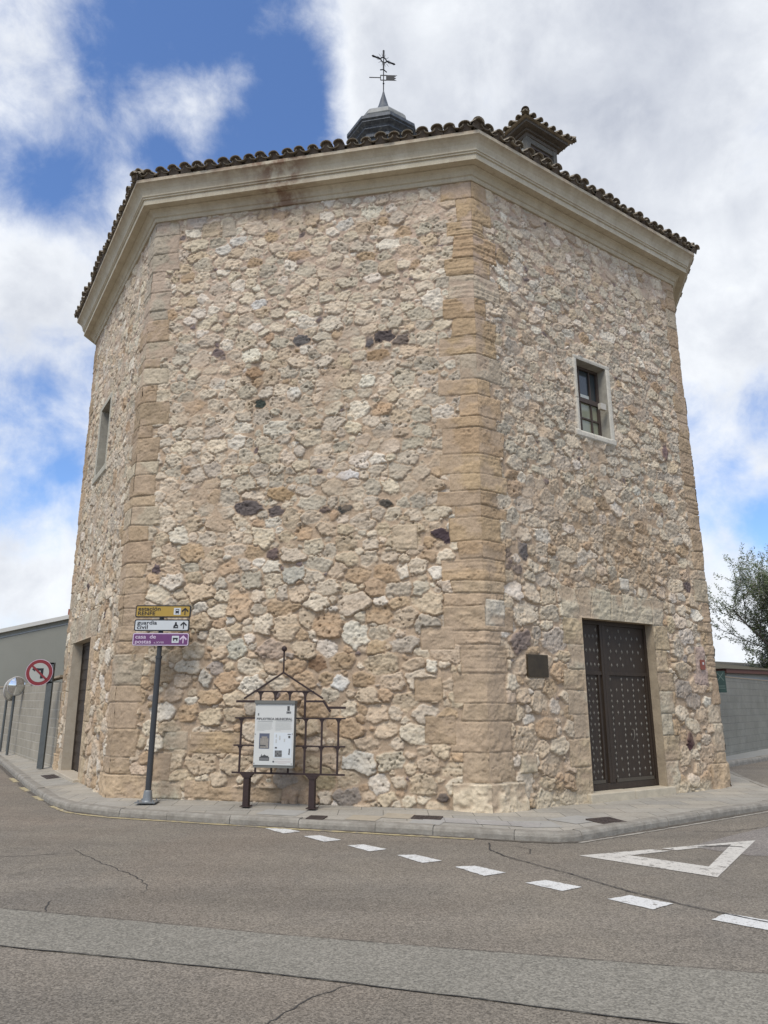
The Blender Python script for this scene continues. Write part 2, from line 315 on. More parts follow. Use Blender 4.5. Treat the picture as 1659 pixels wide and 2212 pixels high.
for k_ in ('leaf', 'leaf2', 'blossom'):
    nt_ = M[k_].node_tree; p_ = nt_.nodes['Principled BSDF']; o_ = [n for n in nt_.nodes if n.type == 'OUTPUT_MATERIAL'][0]; tr_ = nt_.nodes.new('ShaderNodeBsdfTranslucent'); mx_ = nt_.nodes.new('ShaderNodeMixShader'); mx_.inputs[0].default_value = .45
    src = p_.inputs['Base Color'].links[0].from_socket; nt_.links.new(src, tr_.inputs[0]); nt_.links.new(p_.outputs[0], mx_.inputs[1]); nt_.links.new(tr_.outputs[0], mx_.inputs[2]); nt_.links.new(mx_.outputs[0], o_.inputs[0])

# ------------------------------------------------------------------ noise on arrays
def vnoise(x, y, seed):
    rs = np.random.RandomState(seed); T = rs.rand(256, 256)
    xi = np.floor(x).astype(int); yi = np.floor(y).astype(int); fx = x - xi; fy = y - yi
    fx = fx * fx * (3 - 2 * fx); fy = fy * fy * (3 - 2 * fy)
    a = T[xi & 255, yi & 255]; b = T[(xi + 1) & 255, yi & 255]; c = T[xi & 255, (yi + 1) & 255]; d = T[(xi + 1) & 255, (yi + 1) & 255]
    return (a * (1 - fx) + b * fx) * (1 - fy) + (c * (1 - fx) + d * fx) * fy
def fbm(x, y, seed, oct=4, gain=.55):
    o = np.zeros_like(x); amp = 1; tot = 0
    for i in range(oct): o += amp * vnoise(x * 2 ** i + 17.3 * i, y * 2 ** i + 5.1 * i, seed + i); tot += amp; amp *= gain
    return o / tot
def ss2(x, a, b): return ss((x - a) / (b - a), 0.0, 1.0)
def ss(x, a, b): t = np.clip((x - a) / (b - a), 0, 1); return t * t * (3 - 2 * t)

# ------------------------------------------------------------------ building geometry
CEN = np.array([0.0683, 18.1403])
_b = {'A': (-4.3251, 12.101), 'B': (1.5081, 10.8471), 'C': (6.3532, 14.1246), 'D': (-7.2761, 16.9292)}
_bat = {'A': -.0672, 'B': .0096, 'C': .0464, 'D': -.1288}
bot = [np.array(_b[k]) for k in 'DABC']; bot += [2 * CEN - p for p in bot]
bats = [_bat[k] for k in 'DABC'] + [0.0] * 4
top = []
for p, bt in zip(bot, bats):
    o = (p - CEN) / np.linalg.norm(p - CEN); top.append(p - o * bt)
HT = 10.52
LEN = [np.linalg.norm(bot[(i + 1) % 8] - bot[i]) for i in range(8)]
fn = []
for i in range(8):
    d = (bot[(i + 1) % 8] - bot[i]) / LEN[i]; fn.append(np.array([d[1], -d[0]]))
def wall_xy(face, s, z, h=0.0):
    """world point on face at distance s along, height z, h outwards"""
    t = s / LEN[face]; q = z / HT
    a = bot[face] * (1 - q) + top[face] * q; b = bot[(face + 1) % 8] * (1 - q) + top[(face + 1) % 8] * q
    p = a * (1 - t) + b * t + fn[face] * h
    return Vector((p[0], p[1], z))
def fdir(face): d = (bot[(face + 1) % 8] - bot[face]) / LEN[face]; return Vector((d[0], d[1], 0))
def fnor(face): return Vector((fn[face][0], fn[face][1], 0))

# openings: face -> (s0, s1, z0, z1, depth)
OPEN = {0: [(1.10, 3.10, .02, 2.80, .21), (1.86, 2.80, 6.42, 7.95, .36)], 2: [(2.12, 4.00, .02, 2.95, .17), (2.446, 3.262, 6.325, 7.735, .19)]}

TAN, TAN2, CREAM, GREY, PALE, MORT = (.44, .33, .22), (.39, .29, .19), (.49, .41, .30), (.40, .345, .27), (.62, .56, .46), (.455, .345, .242)
def vary(c, rs, a=.12, hue=.012):
    k = 1 + rs.uniform(-a, a); return tuple(max(.01, x * k * (1 + rs.uniform(-hue, hue))) for x in c)

def corner_courses(ci):
    rs = random.Random(100 + ci); z = 0.0; out = []; k = ci
    while z < 10.52:
        if z == 0.0: h = .48 if ci != 3 else .52
        else: h = rs.choice([.2, .26, .34, .42, .5]) if z < 2.6 else rs.choice([.19, .24, .28, .33, .38, .44])
        long_ = (k % 2 == 0)
        a = (.56 if long_ else .42) + rs.uniform(-.15, .15); b = (.36 if long_ else .47) + rs.uniform(-.11, .11)
        if ci == 1: b *= 1.02; a *= .85
        if ci == 3: a *= .72
        if z == 0.0: a, b = (.54, .66) if ci == 2 else (.5, .68) if ci == 1 else (.50, .5)
        col = vary(TAN if rs.random() < .62 else (TAN2 if rs.random() < .5 else CREAM), rs, .13)
        if ci == 2: col = vary((.47, .34, .21), rs, .10) if rs.random() < .85 else vary(CREAM, rs, .1)
        if ci == 1 and z > 8.0: col = vary((.42, .36, .28), rs, .1)
        if ci == 2 and 0 < z < 3.2: col = vary((.43, .325, .22), rs, .12); a += .12 * rs.uniform(-1, 1)
        if z == 0.0: col = (.64, .535, .385) if ci == 2 else (.50, .375, .245)
        out.append((z, min(z + h, 10.55), a, b, col, rs.uniform(.012, .030) if z > 0 else (.085 if ci == 2 else .05), (rs.uniform(.7, 1.2) if (ci == 2 and 7.7 < z < 9.6) or rs.random() < .15 else rs.uniform(0, .3)))); z += h; k += 1
    return out
COURSES = [corner_courses(i) for i in range(8)]

def face_polys(f):
    """convex dressed stones on a face: (polygon [(s,z)..ccw], colour, height, strata)"""
    L = LEN[f]; P = []; rq = random.Random(60 + f)
    rect = lambda a, b, c, d: [(a, c), (b, c), (b, d), (a, d)]
    for (z0, z1, a, b, col, h, st) in COURSES[f]: P.append(([(-.3, z0), (b + rq.uniform(-.03, .03), z0), (b + rq.uniform(-.03, .03), z1), (-.3, z1)], col, h, st, 1))
    for (z0, z1, a, b, col, h, st) in COURSES[(f + 1) % 8]: P.append(([(L - a + rq.uniform(-.03, .03), z0), (L + .3, z0), (L + .3, z1), (L - a + rq.uniform(-.03, .03), z1)], col, h, st, 2))
    rs = random.Random(40 + f)
    pale = (.50, .43, .32); tan = (.47, .37, .245)
    if f == 2:
        for side in (0, 1):
            z = .0
            for h, w in ((.62, .34), (.42, .42), (.36, .30), (.38, .38), (.33, .44), (.40, .31), (.44, .40)):
                if side == 0: r = rect(2.12 - w * 1.15, 2.14, z, z + h)
                else: r = rect(3.98, 4.0 + w * 1.1, z, z + h)
                P.append((r, vary(pale if rs.random() < .6 else tan, rs, .08), .026, .2, 0)); z += h
        for a, b, c, d in ((1.58, 2.02, 2.12, 1.72), (2.02, 2.45, 2.35, 2.12), (2.45, 2.92, 2.86, 2.35), (2.92, 3.22, 3.22, 2.86), (3.22, 4.02, 4.02, 3.22), (4.02, 4.40, 4.32, 4.02)):
            P.append(([(d, 2.935), (c, 2.935), (b, 3.45 + rs.uniform(-.05, .05)), (a, 3.45 + rs.uniform(-.05, .05))], vary(pale, rs, .08), .028, .3, 0))
        wf = (.58, .54, .455)
        P += [(rect(2.365, 2.45, 6.30, 6.95), wf, .034, 0, 3), (rect(2.365, 2.45, 6.95, 7.78), wf, .034, 0, 3), (rect(3.258, 3.385, 6.33, 7.05), wf, .034, 0, 3), (rect(3.258, 3.385, 7.05, 7.79), wf, .034, 0, 3),
              (rect(2.365, 3.385, 7.73, 7.81), wf, .034, 0, 3), (rect(2.30, 2.80, 6.20, 6.33), wf, .045, 0, 3), (rect(2.80, 3.41, 6.20, 6.33), wf, .045, 0, 3)]
        P += [(rect(.02, .40, 2.70, 3.10), (.56, .50, .40), .03, .1, 0), (rect(.58, .92, .58, .86), (.50, .42, .30), .05, .4, 0),
              ([(5.08, 1.93), (5.55, 1.88), (5.5, 2.62), (5.22, 2.6)], (.47, .36, .30), .03, .2, 0), (rect(3.2, 3.45, 3.5, 3.72), PALE, .03, .1, 0)]
    if f == 1:
        P += [(rect(4.55, 4.98, 3.88, 4.3), (.55, .44, .31), .032, .3, 0), (rect(4.9, 5.32, 1.6, 1.95), TAN, .02, .5, 0), (rect(5.0, 5.5, 2.35, 2.7), (.47, .36, .25), .02, .4, 0),
              (rect(5.05, 5.5, 1.0, 1.4), TAN2, .018, .5, 0), (rect(.75, 1.05, .38, .82), TAN, .022, .3, 0), (rect(1.35, 2.2, .82, 1.14), (.42, .31, .19), .03, .9, 0),
              (rect(.72, 1.25, .14, .4), (.47, .42, .31), .03, .8, 0), (rect(1.3, 1.75, .16, .42), TAN, .02, .4, 0), (rect(.9, 1.3, .86, 1.14), (.50, .46, .35), .02, .2, 0), (rect(1.7, 2.9, .14, .34), TAN2, .015, .9, 0),
              (rect(.62, 1.02, 10.22, 10.5), (.46, .40, .34), .03, .3, 0), (rect(.95, 1.3, 10.0, 10.3), (.47, .38, .27), .015, .6, 0), (rect(1.35, 1.62, 9.95, 10.3), (.42, .36, .28), .015, .6, 0)]
    if f == 0:
        for side in (0, 1):
            z = .0
            for h, w in ((.60, .42), (.62, .36), (.56, .5), (.52, .38), (.5, .46)):
                r = rect(1.1 - w, 1.12, z, z + h) if side == 0 else rect(3.08, 3.1 + w, z, z + h)
                P.append((r, vary(pale if side == 0 else tan, rs, .1), .026, .2, 0)); z += h
        for a, b, c, d in ((.45, 1.3, 1.3, .55), (1.3, 2.2, 2.2, 1.3), (2.2, 2.8, 2.75, 2.2), (2.8, 3.7, 3.6, 2.75)):
            P.append(([(d, 2.785), (c, 2.785), (b, 3.33), (a, 3.33)], vary(pale, rs, .08), .028, .3, 0))
        wf = (.46, .43, .35)
        P += [(rect(1.66, 1.865, 6.4, 8.05), wf, .03, 0, 3), (rect(2.795, 2.92, 6.4, 8.05), wf, .03, 0, 3), (rect(1.66, 2.92, 7.945, 8.06), wf, .03, 0, 3), (rect(1.6, 3.0, 6.25, 6.425), wf, .05, 0, 3)]
    return P

SPECIAL = {1: [(3.82, 5.17, .20, .085, (.72, .70, .67)), (5.38, 4.085, .20, .115, (.075, .055, .06)), (2.10, 4.71, .26, .12, (.155, .13, .12)), (2.63, 4.61, .15, .10, (.14, .115, .105)),
                (3.78, 4.60, .13, .07, (.05, .055, .055)), (4.46, 4.66, .14, .08, (.11, .10, .085)), (3.45, 4.62, .09, .07, (.13, .10, .09)), (4.44, 7.60, .21, .10, (.11, .09, .085)), (4.18, 7.55, .07, .10, (.12, .11, .11)), (4.70, 7.52, .15, .10, (.20, .165, .14)),
                (3.48, 7.95, .20, .18, (.60, .53, .42)), (2.97, 7.70, .16, .09, (.17, .155, .145)), (1.42, 7.6, .12, .08, (.19, .15, .14)), (2.14, 8.50, .17, .11, (.58, .55, .50)), (2.84, 6.71, .15, .13, (.60, .56, .48)), (1.32, 3.33, .26, .17, (.55, .43, .30)),
                (2.05, 3.07, .20, .24, (.53, .39, .26)), (4.58, 6.51, .13, .13, (.52, .43, .31)), (2.68, 4.93, .22, .13, (.38, .27, .16)), (2.13, 7.15, .16, .11, (.35, .24, .15)), (4.3, 7.27, .2, .12, (.37, .26, .16)), (4.05, .74, .30, .18, (.56, .52, .44)),
                (2.61, 2.385, .26, .15, (.46, .36, .28)), (1.68, 9.84, .17, .10, (.60, .56, .49)), (1.4, 9.7, .16, .12, (.57, .53, .46)), (3.7, 9.9, .16, .1, (.58, .54, .47)), (2.25, 6.56, .08, .07, (.05, .06, .05)), (2.6, 3.9, .12, .11, (.18, .135, .12)), (3.75, 1.87, .13, .13, (.62, .59, .53)), (3.38, 2.15, .13, .12, (.23, .14, .08)),
                (2.05, 2.38, .2, .17, (.50, .47, .38)), (1.55, 1.95, .13, .15, (.47, .43, .36)), (.55, 3.72, .10, .08, (.13, .10, .10)), (2.95, 3.55, .19, .13, (.45, .42, .35)), (3.5, .5, .28, .17, (.38, .31, .2)), (2.35, 1.5, .15, .12, (.40, .36, .30)), (5.3, .26, .1, .08, (.08, .07, .07))],
           2: [(.50, 3.85, .13, .075, (.075, .06, .065)), (.50, 3.63, .12, .06, (.08, .065, .07)), (.86, 3.93, .13, .15, (.20, .175, .16)), (.72, 2.50, .22, .17, (.28, .22, .185)), (.72, 3.62, .1, .09, (.13, .11, .11)), (4.78, .92, .13, .15, (.10, .055, .055)),
               (2.9, 5.05, .16, .12, (.31, .23, .15)), (.35, 7.2, .15, .13, (.58, .54, .46)), (5.2, 3.75, .13, .12, (.17, .13, .12)), (4.95, 6.4, .08, .16, (.20, .14, .13)), (4.55, 2.95, .12, .16, (.56, .46, .31))],
           0: [(4.2, 3.1, .15, .1, (.13, .1, .1)), (2.2, 3.9, .15, .1, (.15, .12, .11)), (3.6, 2.95, .1, .1, (.12, .1, .1))]}

def poly_dist(S, Z, poly):
    d = None
    for i in range(len(poly)):
        a, b = poly[i], poly[(i + 1) % len(poly)]; ex, ey = b[0] - a[0], b[1] - a[1]; l = math.hypot(ex, ey)
        if l < 1e-6: continue
        q = ((Z - a[1]) * ex - (S - a[0]) * ey) / l
        d = q if d is None else np.minimum(d, q)
    return d

def make_seeds(f, hi):
    rs = random.Random(900 + f); L = LEN[f]; seeds = []; cell = .4; grid = {}
    def ok(x, y, a, b, tight):
        gx, gy = int(x / cell), int(y / cell)
        for i in range(gx - 2, gx + 3):
            for j in range(gy - 2, gy + 3):
                for q in grid.get((i, j), ()):
                    if ((x - q[0]) / (a + q[2])) ** 2 + ((y - q[1]) / (b + q[3])) ** 2 < tight: return False
        return True
    def put(x, y, a, b, col, ang, special=False):
        q = (x, y, a, b, col, ang, rs.randrange(1 << 20), special); seeds.append(q); grid.setdefault((int(x / cell), int(y / cell)), []).append(q)
    for (x, y, a, b, col) in SPECIAL.get(f, []): put(x, y, a, b, col, rs.uniform(-.25, .25), True)
    scale = 1.0 if hi else 1.5
    tries = [(.215, .15, 260), (.175, .125, 1500), (.145, .105, 3600), (.115, .085, 5200), (.075, .055, 5000), (.045, .036, 3000)]
    for a0, b0, n in tries:
        if not hi: n = n // 3 if a0 > .09 else 0
        for _ in range(n):
            x = rs.uniform(-.05, L + .05); y = rs.uniform(0, 10.6)
            if a0 > .1 and rs.random() < .72: y = (round(y / .235) + rs.gauss(0, .10)) * .235 + .03 * math.sin(x * 1.7 + f)
            lowk = 1.2 if y < 3.2 else (1.0 if y < 5 else .93)
            if f != 1 and y > 3: lowk *= .92
            a = a0 * scale * lowk * rs.uniform(.8, 1.2); b = b0 * scale * lowk * rs.uniform(.8, 1.2)
            if f == 0: pass
            if not ok(x, y, a, b, .66): continue
            r = rs.random(); hgt = y / 10.5
            warm = (.525, .42, .30); cream = (.59, .50, .38); grey = (.50, .435, .34); pale = (.67, .60, .49); tan = (.45, .33, .215)
            if y < 2.4: c = warm if r < .40 else cream if r < .62 else pale if r < .70 else tan if r < .97 else (.36, .31, .26)
            elif y < 4.5: c = cream if r < .42 else warm if r < .68 else grey if r < .78 else pale if r < .90 else tan if r < .997 else (.20, .16, .14)
            elif y < 8: c = grey if r < .44 else cream if r < .80 else pale if r < .87 else warm if r < .96 else tan
            else: c = cream if r < .50 else pale if r < .66 else grey if r < .82 else warm if r < .96 else tan
            if a < .075 and rs.random() < .05: c = (.20, .16, .15)
            put(x, y, a, b, vary(c, rs, .10, .016), rs.uniform(-.3, .3))
    return seeds

def face_field(f, s, z, hi):
    S, Z = np.meshgrid(s, z, indexing='ij'); L = LEN[f]
    W1 = (fbm(S * 7 + 31 * f, Z * 7, 11 + f, 4) - .5) * .10; W2 = (fbm(S * 7 + 50, Z * 7 + 31 * f, 21 + f, 4) - .5) * .09
    W1 += (vnoise(S * 34, Z * 34, 61) - .5) * .014; W2 += (vnoise(S * 34 + 9, Z * 34, 62) - .5) * .014
    SW, ZW = S + W1, Z + W2
    F1 = np.full(S.shape, 9.0); F2 = np.full(S.shape, 9.0); ID = np.zeros(S.shape, int)
    seeds = make_seeds(f, hi)
    for i, (x, y, a, b, col, ang, rid, sp_) in enumerate(seeds):
        R_ = max(a, b) * 1.9 + .05
        i0, i1 = np.searchsorted(s, (x - R_, x + R_)); j0, j1 = np.searchsorted(z, (y - R_, y + R_))
        if i1 <= i0 or j1 <= j0: continue
        u = SW[i0:i1, j0:j1] - x; v = ZW[i0:i1, j0:j1] - y; ca, sa = math.cos(ang), math.sin(ang)
        p = 2.2 + (rid % 100) / 100 * 1.6
        uu = (u * ca + v * sa) / a; vv = (-u * sa + v * ca) / b
        d = (np.abs(uu) ** p + np.abs(vv) ** p) ** (1 / p); rp = random.Random(rid); nk = rp.choice((5, 6, 6, 7)); ph_ = rp.uniform(0, 6.28); dp = None
        for kk in range(nk):
            an = ph_ + (kk + rp.uniform(-.28, .28)) * 6.2832 / nk; q_ = (uu * math.cos(an) + vv * math.sin(an)) / rp.uniform(.78, 1.0); dp = q_ if dp is None else np.maximum(dp, q_)
        d = .22 * d + .78 * dp
        f1 = F1[i0:i1, j0:j1]; f2 = F2[i0:i1, j0:j1]; idd = ID[i0:i1, j0:j1]
        m = d < f1
        f2[...] = np.where(m, f1, np.minimum(f2, d)); idd[...] = np.where(m, i, idd); f1[...] = np.where(m, d, f1)
    n = len(seeds)
    A = np.array([q[2] for q in seeds]); Bv = np.array([q[3] for q in seeds]); C = np.array([q[4] for q in seeds]); X = np.array([q[0] for q in seeds]); Y = np.array([q[1] for q in seeds])
    rr = np.random.RandomState(5 + f); hs = rr.uniform(.35, 1.0, n); tx = rr.uniform(-1, 1, n); ty = rr.uniform(-1, 1, n)
    low = 1 - ss(Z, 2.5, 5.0)
    size = np.minimum(A, Bv)[ID]
    lim = 1.27 - .16 * vnoise(S * 2.1, Z * 2.1, 77) - .13 * (1 - ss(Z, 1.6, 3.4))
    e = np.minimum((lim - F1), (F2 - F1) * .72 - .050) * size          # metric distance in metres to the stone's edge
    m = ss(e, 0.0, .014)
    flush0 = ss(fbm(S * 1.4, Z * 1.4, 411 + f, 3), .60, .76)
    rough = fbm(S * 22, Z * 22, 201 + f, 4, .6) - .5
    ridg = np.abs(fbm(S * 12 + 4, Z * 15, 231 + f, 4, .6) - .5) * 2
    pit = ss(vnoise(S * 38, Z * 38, 301) * .6 + vnoise(S * 19 + 7, Z * 19, 302) * .4, .66, .84) * ss(fbm(S * 3, Z * 3, 303, 2), .36, .58)
    amp = (.030 + .022 * low) * (1.15 if f == 1 else 1.0)
    dome = ss(e, 0.0, .035) ** .5
    H = m * amp * hs[ID] * (.72 + .28 * dome) + m * (.022 * rough + (.020 if f == 1 else .013) * (ridg - .4)) * 1.6 + m * (tx[ID] * (S - X[ID]) + ty[ID] * (Z - Y[ID])) * .20 - m * pit * .034
    mort = (fbm(S * 9, Z * 9, 401 + f, 4, .6) - .5) * .024 - .006 * (1 - flush0) + (vnoise(S * 50, Z * 50, 402) - .5) * .005
    flush = ss(fbm(S * 1.4, Z * 1.4, 411 + f, 3), .60, .76) * (1 - low * .5)         # places where mortar is smeared over the stones
    H = H * (1 - .55 * flush) + mort
    col = C[ID]; tone = 1 + (fbm(S * 16, Z * 16, 501, 3) - .5) * .34 + (hs[ID] - .6)[...] * .0
    col = col * tone[..., None]
    band = ss(fbm(S * 2.3, Z * 12, 511, 3), .5, .7)[..., None] * .25
    col = col * (1 - band) + col * np.array([1.02, .90, .78]) * band
    col = col * (1 - .30 * pit[..., None] * m[..., None])  # pits darkened in colour: dirt in the pores plus painted shade
    mc = np.array(MORT) * (1 + (fbm(S * 4, Z * 4, 521, 4) - .5) * .32)[..., None]
    hi_ = ss(Z, 5.5, 9.5)[..., None]; mc = mc * (1 - hi_) + mc * np.array([1.02, 1.03, 1.12]) * hi_
    if f == 2:
        wm = np.exp(-((S - 3.0) / 1.5) ** 4 - ((Z - 4.15) / .8) ** 4) * (.5 + .5 * ss(fbm(S * 2, Z * 2, 905, 3), .4, .55)); wm = wm[..., None]; col = col * (1 - wm) + (col * .35 + np.array([.43, .315, .205]) * .6) * wm; mc = mc * (1 - wm) + np.array([.43, .315, .205]) * wm
    lo_ = (1 - ss(Z, .6, 3.5))[..., None]; mc = mc * (1 - lo_ * .10)
    mm = (m * (1 - .55 * flush))[..., None]
    col = col * mm + mc * (1 - mm)
    # dressed stones
    wx = (fbm(S * 5, Z * 5, 611, 3) - .5) * .055 + (vnoise(S * 30, Z * 30, 613) - .5) * .006; wz = (fbm(S * 4, Z * 4 + 40, 612, 3) - .5) * .05 * np.clip((Z - .55) / .3, 0, 1) + (vnoise(S * 30, Z * 30, 614) - .5) * .006
    uc = np.minimum(np.clip(S, 0, 9), np.clip(L - S, 0, 9))
    cw = np.exp(-(uc / .45) ** 2); wzc = (fbm(uc * 3, Z * 4, 615, 3) - .5) * .05 * np.clip((Z - .55) / .3, 0, 1); wz = wz * (1 - cw) + wzc * cw
    strata = fbm(uc * 1.3, Z * 26, 701, 4, .6) - .5; lump = fbm(uc * 6, Z * 6, 711, 4, .6) - .5
    for (poly, c, h, st, kind) in face_polys(f):
        xs = [p[0] for p in poly]; zs = [p[1] for p in poly]
        i0, i1 = np.searchsorted(s, (min(xs) - .06, max(xs) + .06)); j0, j1 = np.searchsorted(z, (min(zs) - .06, max(zs) + .06))
        if i1 <= i0 or j1 <= j0: continue
        sl = (slice(i0, i1), slice(j0, j1)); k = 0 if kind == 3 else 1
        fade = np.clip(uc[sl] / .25, 0, 1) if kind in (1, 2) else 1; fade = fade * (1 if k else 0)
        d = poly_dist(S[sl] + wx[sl] * k * fade, Z[sl] + wz[sl] * k * .8, poly)
        mk = ss(d, -.004, .004); jn = ss(d, .0, .016)
        if kind == 3: hh = h * ss(d, -.001, .008); cc = np.array(c) * (1 + .1 * lump[sl])[..., None]
        else:
            hh = jn * h + jn * (strata[sl] * .040 * st + lump[sl] * (.034 + .026 * (Z[sl] < 3.2))) - (1 - jn) * .008 - pit[sl] * .016 * jn + (rough[sl] * .022 + (ridg[sl] - .4) * .010) * jn * np.clip(uc[sl] / .03, 0, 1)
            cc = np.array(c) * (1 + strata[sl] * .34 * (st + .1) + lump[sl] * .46)[..., None]
            sm_ = (.75 * ss2(fbm(S[sl] * 2.2, Z[sl] * 3.0, 733 + f, 4), (.50 - .12 * (1 - ss(Z[sl], 2.6, 4.0)) * (Z[sl] > .6)), .66))[..., None]; cc = cc * (1 - sm_) + mc[sl] * sm_; hh = hh * (1 - .5 * sm_[..., 0])
            cc = cc * (1 - .25 * (1 - jn) * (1 - sm_[..., 0]))[..., None]
        H[sl] = H[sl] * (1 - mk) + hh * mk; col[sl] = col[sl] * (1 - mk[..., None]) + cc * mk[..., None]
    H -= .012 * np.exp(-uc / .025) * (uc < .2)
    # splashed render along the foot and the dark run-off stain under the broken cornice
    if f == 2:
        foot = (1 - ss(Z, .17, .30 + .12 * fbm(S * 3, Z * 0, 801, 2))) * ss(S, .75, .95) * (1 - ss(S, 5.2, 5.35)); foot = foot[..., None]
        col = col * (1 - foot) + np.array([.55, .46, .33]) * foot
    if f == 1:
        st = ss(fbm(S * 3, Z * 1.2, 811, 4), .40, .62) * np.exp(-((S - 2.35) / .55) ** 2) * ss(Z, 9.6, 10.4); col = col * (1 - .38 * st[..., None])
    if f == 0: H *= .85
    # openings: calm the edge so the reveal meets it
    for (s0, s1, z0, z1, dep) in OPEN.get(f, []):
        dx = np.maximum(np.maximum(s0 - S, S - s1), 0); dz = np.maximum(np.maximum(z0 - Z, Z - z1), 0); dd = np.sqrt(dx * dx + dz * dz)
        q = 1 - ss(dd, 0, .035); H = H * (1 - q) + .024 * q
    if f == 2:
        for (a_, b_, c_, d_) in ((.80, 1.24, 1.965, 2.305), (5.31, 5.435, 2.19, 2.37)):
            dd = np.maximum(np.maximum(a_ - S, S - b_), np.maximum(c_ - Z, Z - d_)); q = 1 - ss(dd, 0, .04); H = H * (1 - q) + np.minimum(H, .02) * q
    q = ss(Z, 10.40, 10.50); H = H * (1 - q * .8)
    return H, np.clip(col, .01, .9)

def build_wall(parent):
    step = .0135; zb = {0.0, HT}
    for v in OPEN.values():
        for o in v: zb |= {o[2], o[3]}
    def lin(bps, st):
        bps = sorted(bps); out = [bps[0]]
        for a, b in zip(bps[:-1], bps[1:]):
            n = max(1, int(round((b - a) / st))); out += list(np.linspace(a, b, n + 1)[1:])
        return np.array(out)
    zf = lin(zb, step); zc = lin({0.0, HT}, .05); zcc = lin({0.0, HT}, .35)
    V = []; Fq = []; Cc = []; base = 0
    for f in range(8):
        hi = f in (0, 1, 2); med = f in (3, 7)
        z = zf if hi else (lin({0.0, HT}, .03) if med else zc)
        sb = {0.0, LEN[f]}
        for o in OPEN.get(f, []): sb |= {o[0], o[1]}
        s = lin(sb, (step if f else .018) if hi else (.03 if med else .06))
        H, col = face_field(f, s, z, hi or med)
        S, Z = np.meshgrid(s / LEN[f], z, indexing='ij'); q = Z / HT
        a = bot[f][None, None] * (1 - q[..., None]) + top[f][None, None] * q[..., None]; b = bot[(f + 1) % 8][None, None] * (1 - q[..., None]) + top[(f + 1) % 8][None, None] * q[..., None]
        P = a * (1 - S[..., None]) + b * S[..., None]
        nn = np.broadcast_to(fn[f], P.shape).copy()
        # mitre at the corners
        k = 1 / math.cos(math.pi / 8); bisA = (fn[f] + fn[f - 1]); bisA = bisA / np.linalg.norm(bisA) * k; bisB = fn[f] + fn[(f + 1) % 8]; bisB = bisB / np.linalg.norm(bisB) * k
        nn[0] = bisA; nn[-1] = bisB
        P = P + nn * H[..., None]
        ns, nz = len(s), len(z)
        V.append(np.concatenate([P, Z[..., None]], -1).reshape(-1, 3)); Cc.append(col.reshape(-1, 3))
        I, J = np.meshgrid(np.arange(ns - 1), np.arange(nz - 1), indexing='ij')
        keep = np.ones(I.shape, bool); sm = (s[:-1] + s[1:]) / 2; zm = (z[:-1] + z[1:]) / 2
        for (s0, s1, z0, z1, dep) in OPEN.get(f, []):
            keep &= ~(((sm > s0) & (sm < s1))[:, None] & ((zm > z0) & (zm < z1))[None, :])
        I, J = I[keep], J[keep]
        Fq.append(np.stack([I * nz + J, (I + 1) * nz + J, (I + 1) * nz + J + 1, I * nz + J + 1], -1) + base); base += ns * nz
    V = np.concatenate(V).astype(np.float32); Fq = np.concatenate(Fq).astype(np.int32); Cc = np.concatenate(Cc)
    me = bpy.data.meshes.new('wall'); org = ORG[parent]
    V = V - np.array(org, np.float32)
    me.vertices.add(len(V)); me.vertices.foreach_set('co', V.ravel())
    me.loops.add(Fq.size); me.loops.foreach_set('vertex_index', Fq.ravel())
    me.polygons.add(len(Fq)); me.polygons.foreach_set('loop_start', np.arange(0, Fq.size, 4, dtype=np.int32)); me.polygons.foreach_set('loop_total', np.full(len(Fq), 4, np.int32))
    me.update(calc_edges=True)
    at = me.color_attributes.new('tone', 'FLOAT_COLOR', 'POINT'); at.data.foreach_set('color', np.concatenate([Cc, np.ones((len(Cc), 1))], 1).astype(np.float32).ravel())
    me.polygons.foreach_set('use_smooth', np.ones(len(Fq), bool)); me.materials.append(M['masonry'])
    o = bpy.data.objects.new('wall', me); COL.objects.link(o); o.parent = parent; ORG[o] = org
    return o

def cpt(i, d, z):
    """point outside corner i by face-normal distance d"""
    p = top[i % 8]; o = (p - CEN) / np.linalg.norm(p - CEN); q = p + o * d / math.cos(math.pi / 8); return Vector((q[0], q[1], z))

ch = thing('stone_chapel', 'octagonal rubble stone chapel with tan corner quoins, pale moulded cornice and clay tile roof', 'building', (CEN[0], CEN[1], 0))
build_wall(ch)

# cornice
prof = [(-.06, 10.46), (.035, 10.46), (.05, 10.49), (.05, 10.53), (.075, 10.545), (.085, 10.575), (.105, 10.61), (.135, 10.635), (.165, 10.65), (.165, 10.668), (.30, 10.662), (.30, 10.765), (.325, 10.775), (.325, 10.80), (.345, 10.812), (.345, 10.84), (.355, 10.87), (.375, 10.92), (.41, 10.965), (.45, 11.0), (.485, 11.02), (.485, 11.085), (.40, 11.10), (-.1, 11.10)]
cb_v = []; cb_f = []; cb_s = []
NSEG = 40
rng = np.random.RandomState(3)
jit = {}
for i in range(8):
    for k in range(NSEG + (0)):
        t = k / NSEG
        for (d, z) in prof:
            a, b = cpt(i, d, z), cpt(i + 1, d, z); cb_v.append(a.lerp(b, t))
            st = 0.0
            if i == 1: st = 1.15 * math.exp(-((t * 6 - 2.62) / .42) ** 2) + .25 * math.exp(-((t * 6 - 1.6) / .8) ** 2)
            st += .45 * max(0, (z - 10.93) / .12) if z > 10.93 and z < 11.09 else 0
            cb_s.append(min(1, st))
npf = len(prof); nr = 8 * NSEG
for r_ in range(nr):
    for j in range(npf - 1): cb_f.append((r_ * npf + j, ((r_ + 1) % nr) * npf + j, ((r_ + 1) % nr) * npf + j + 1, r_ * npf + j + 1))
co = mkobj('cornice', cb_v, cb_f, M['cornice'], ch)
at = co.data.attributes.new('stain', 'FLOAT', 'POINT'); at.data.foreach_set('value', cb_s)
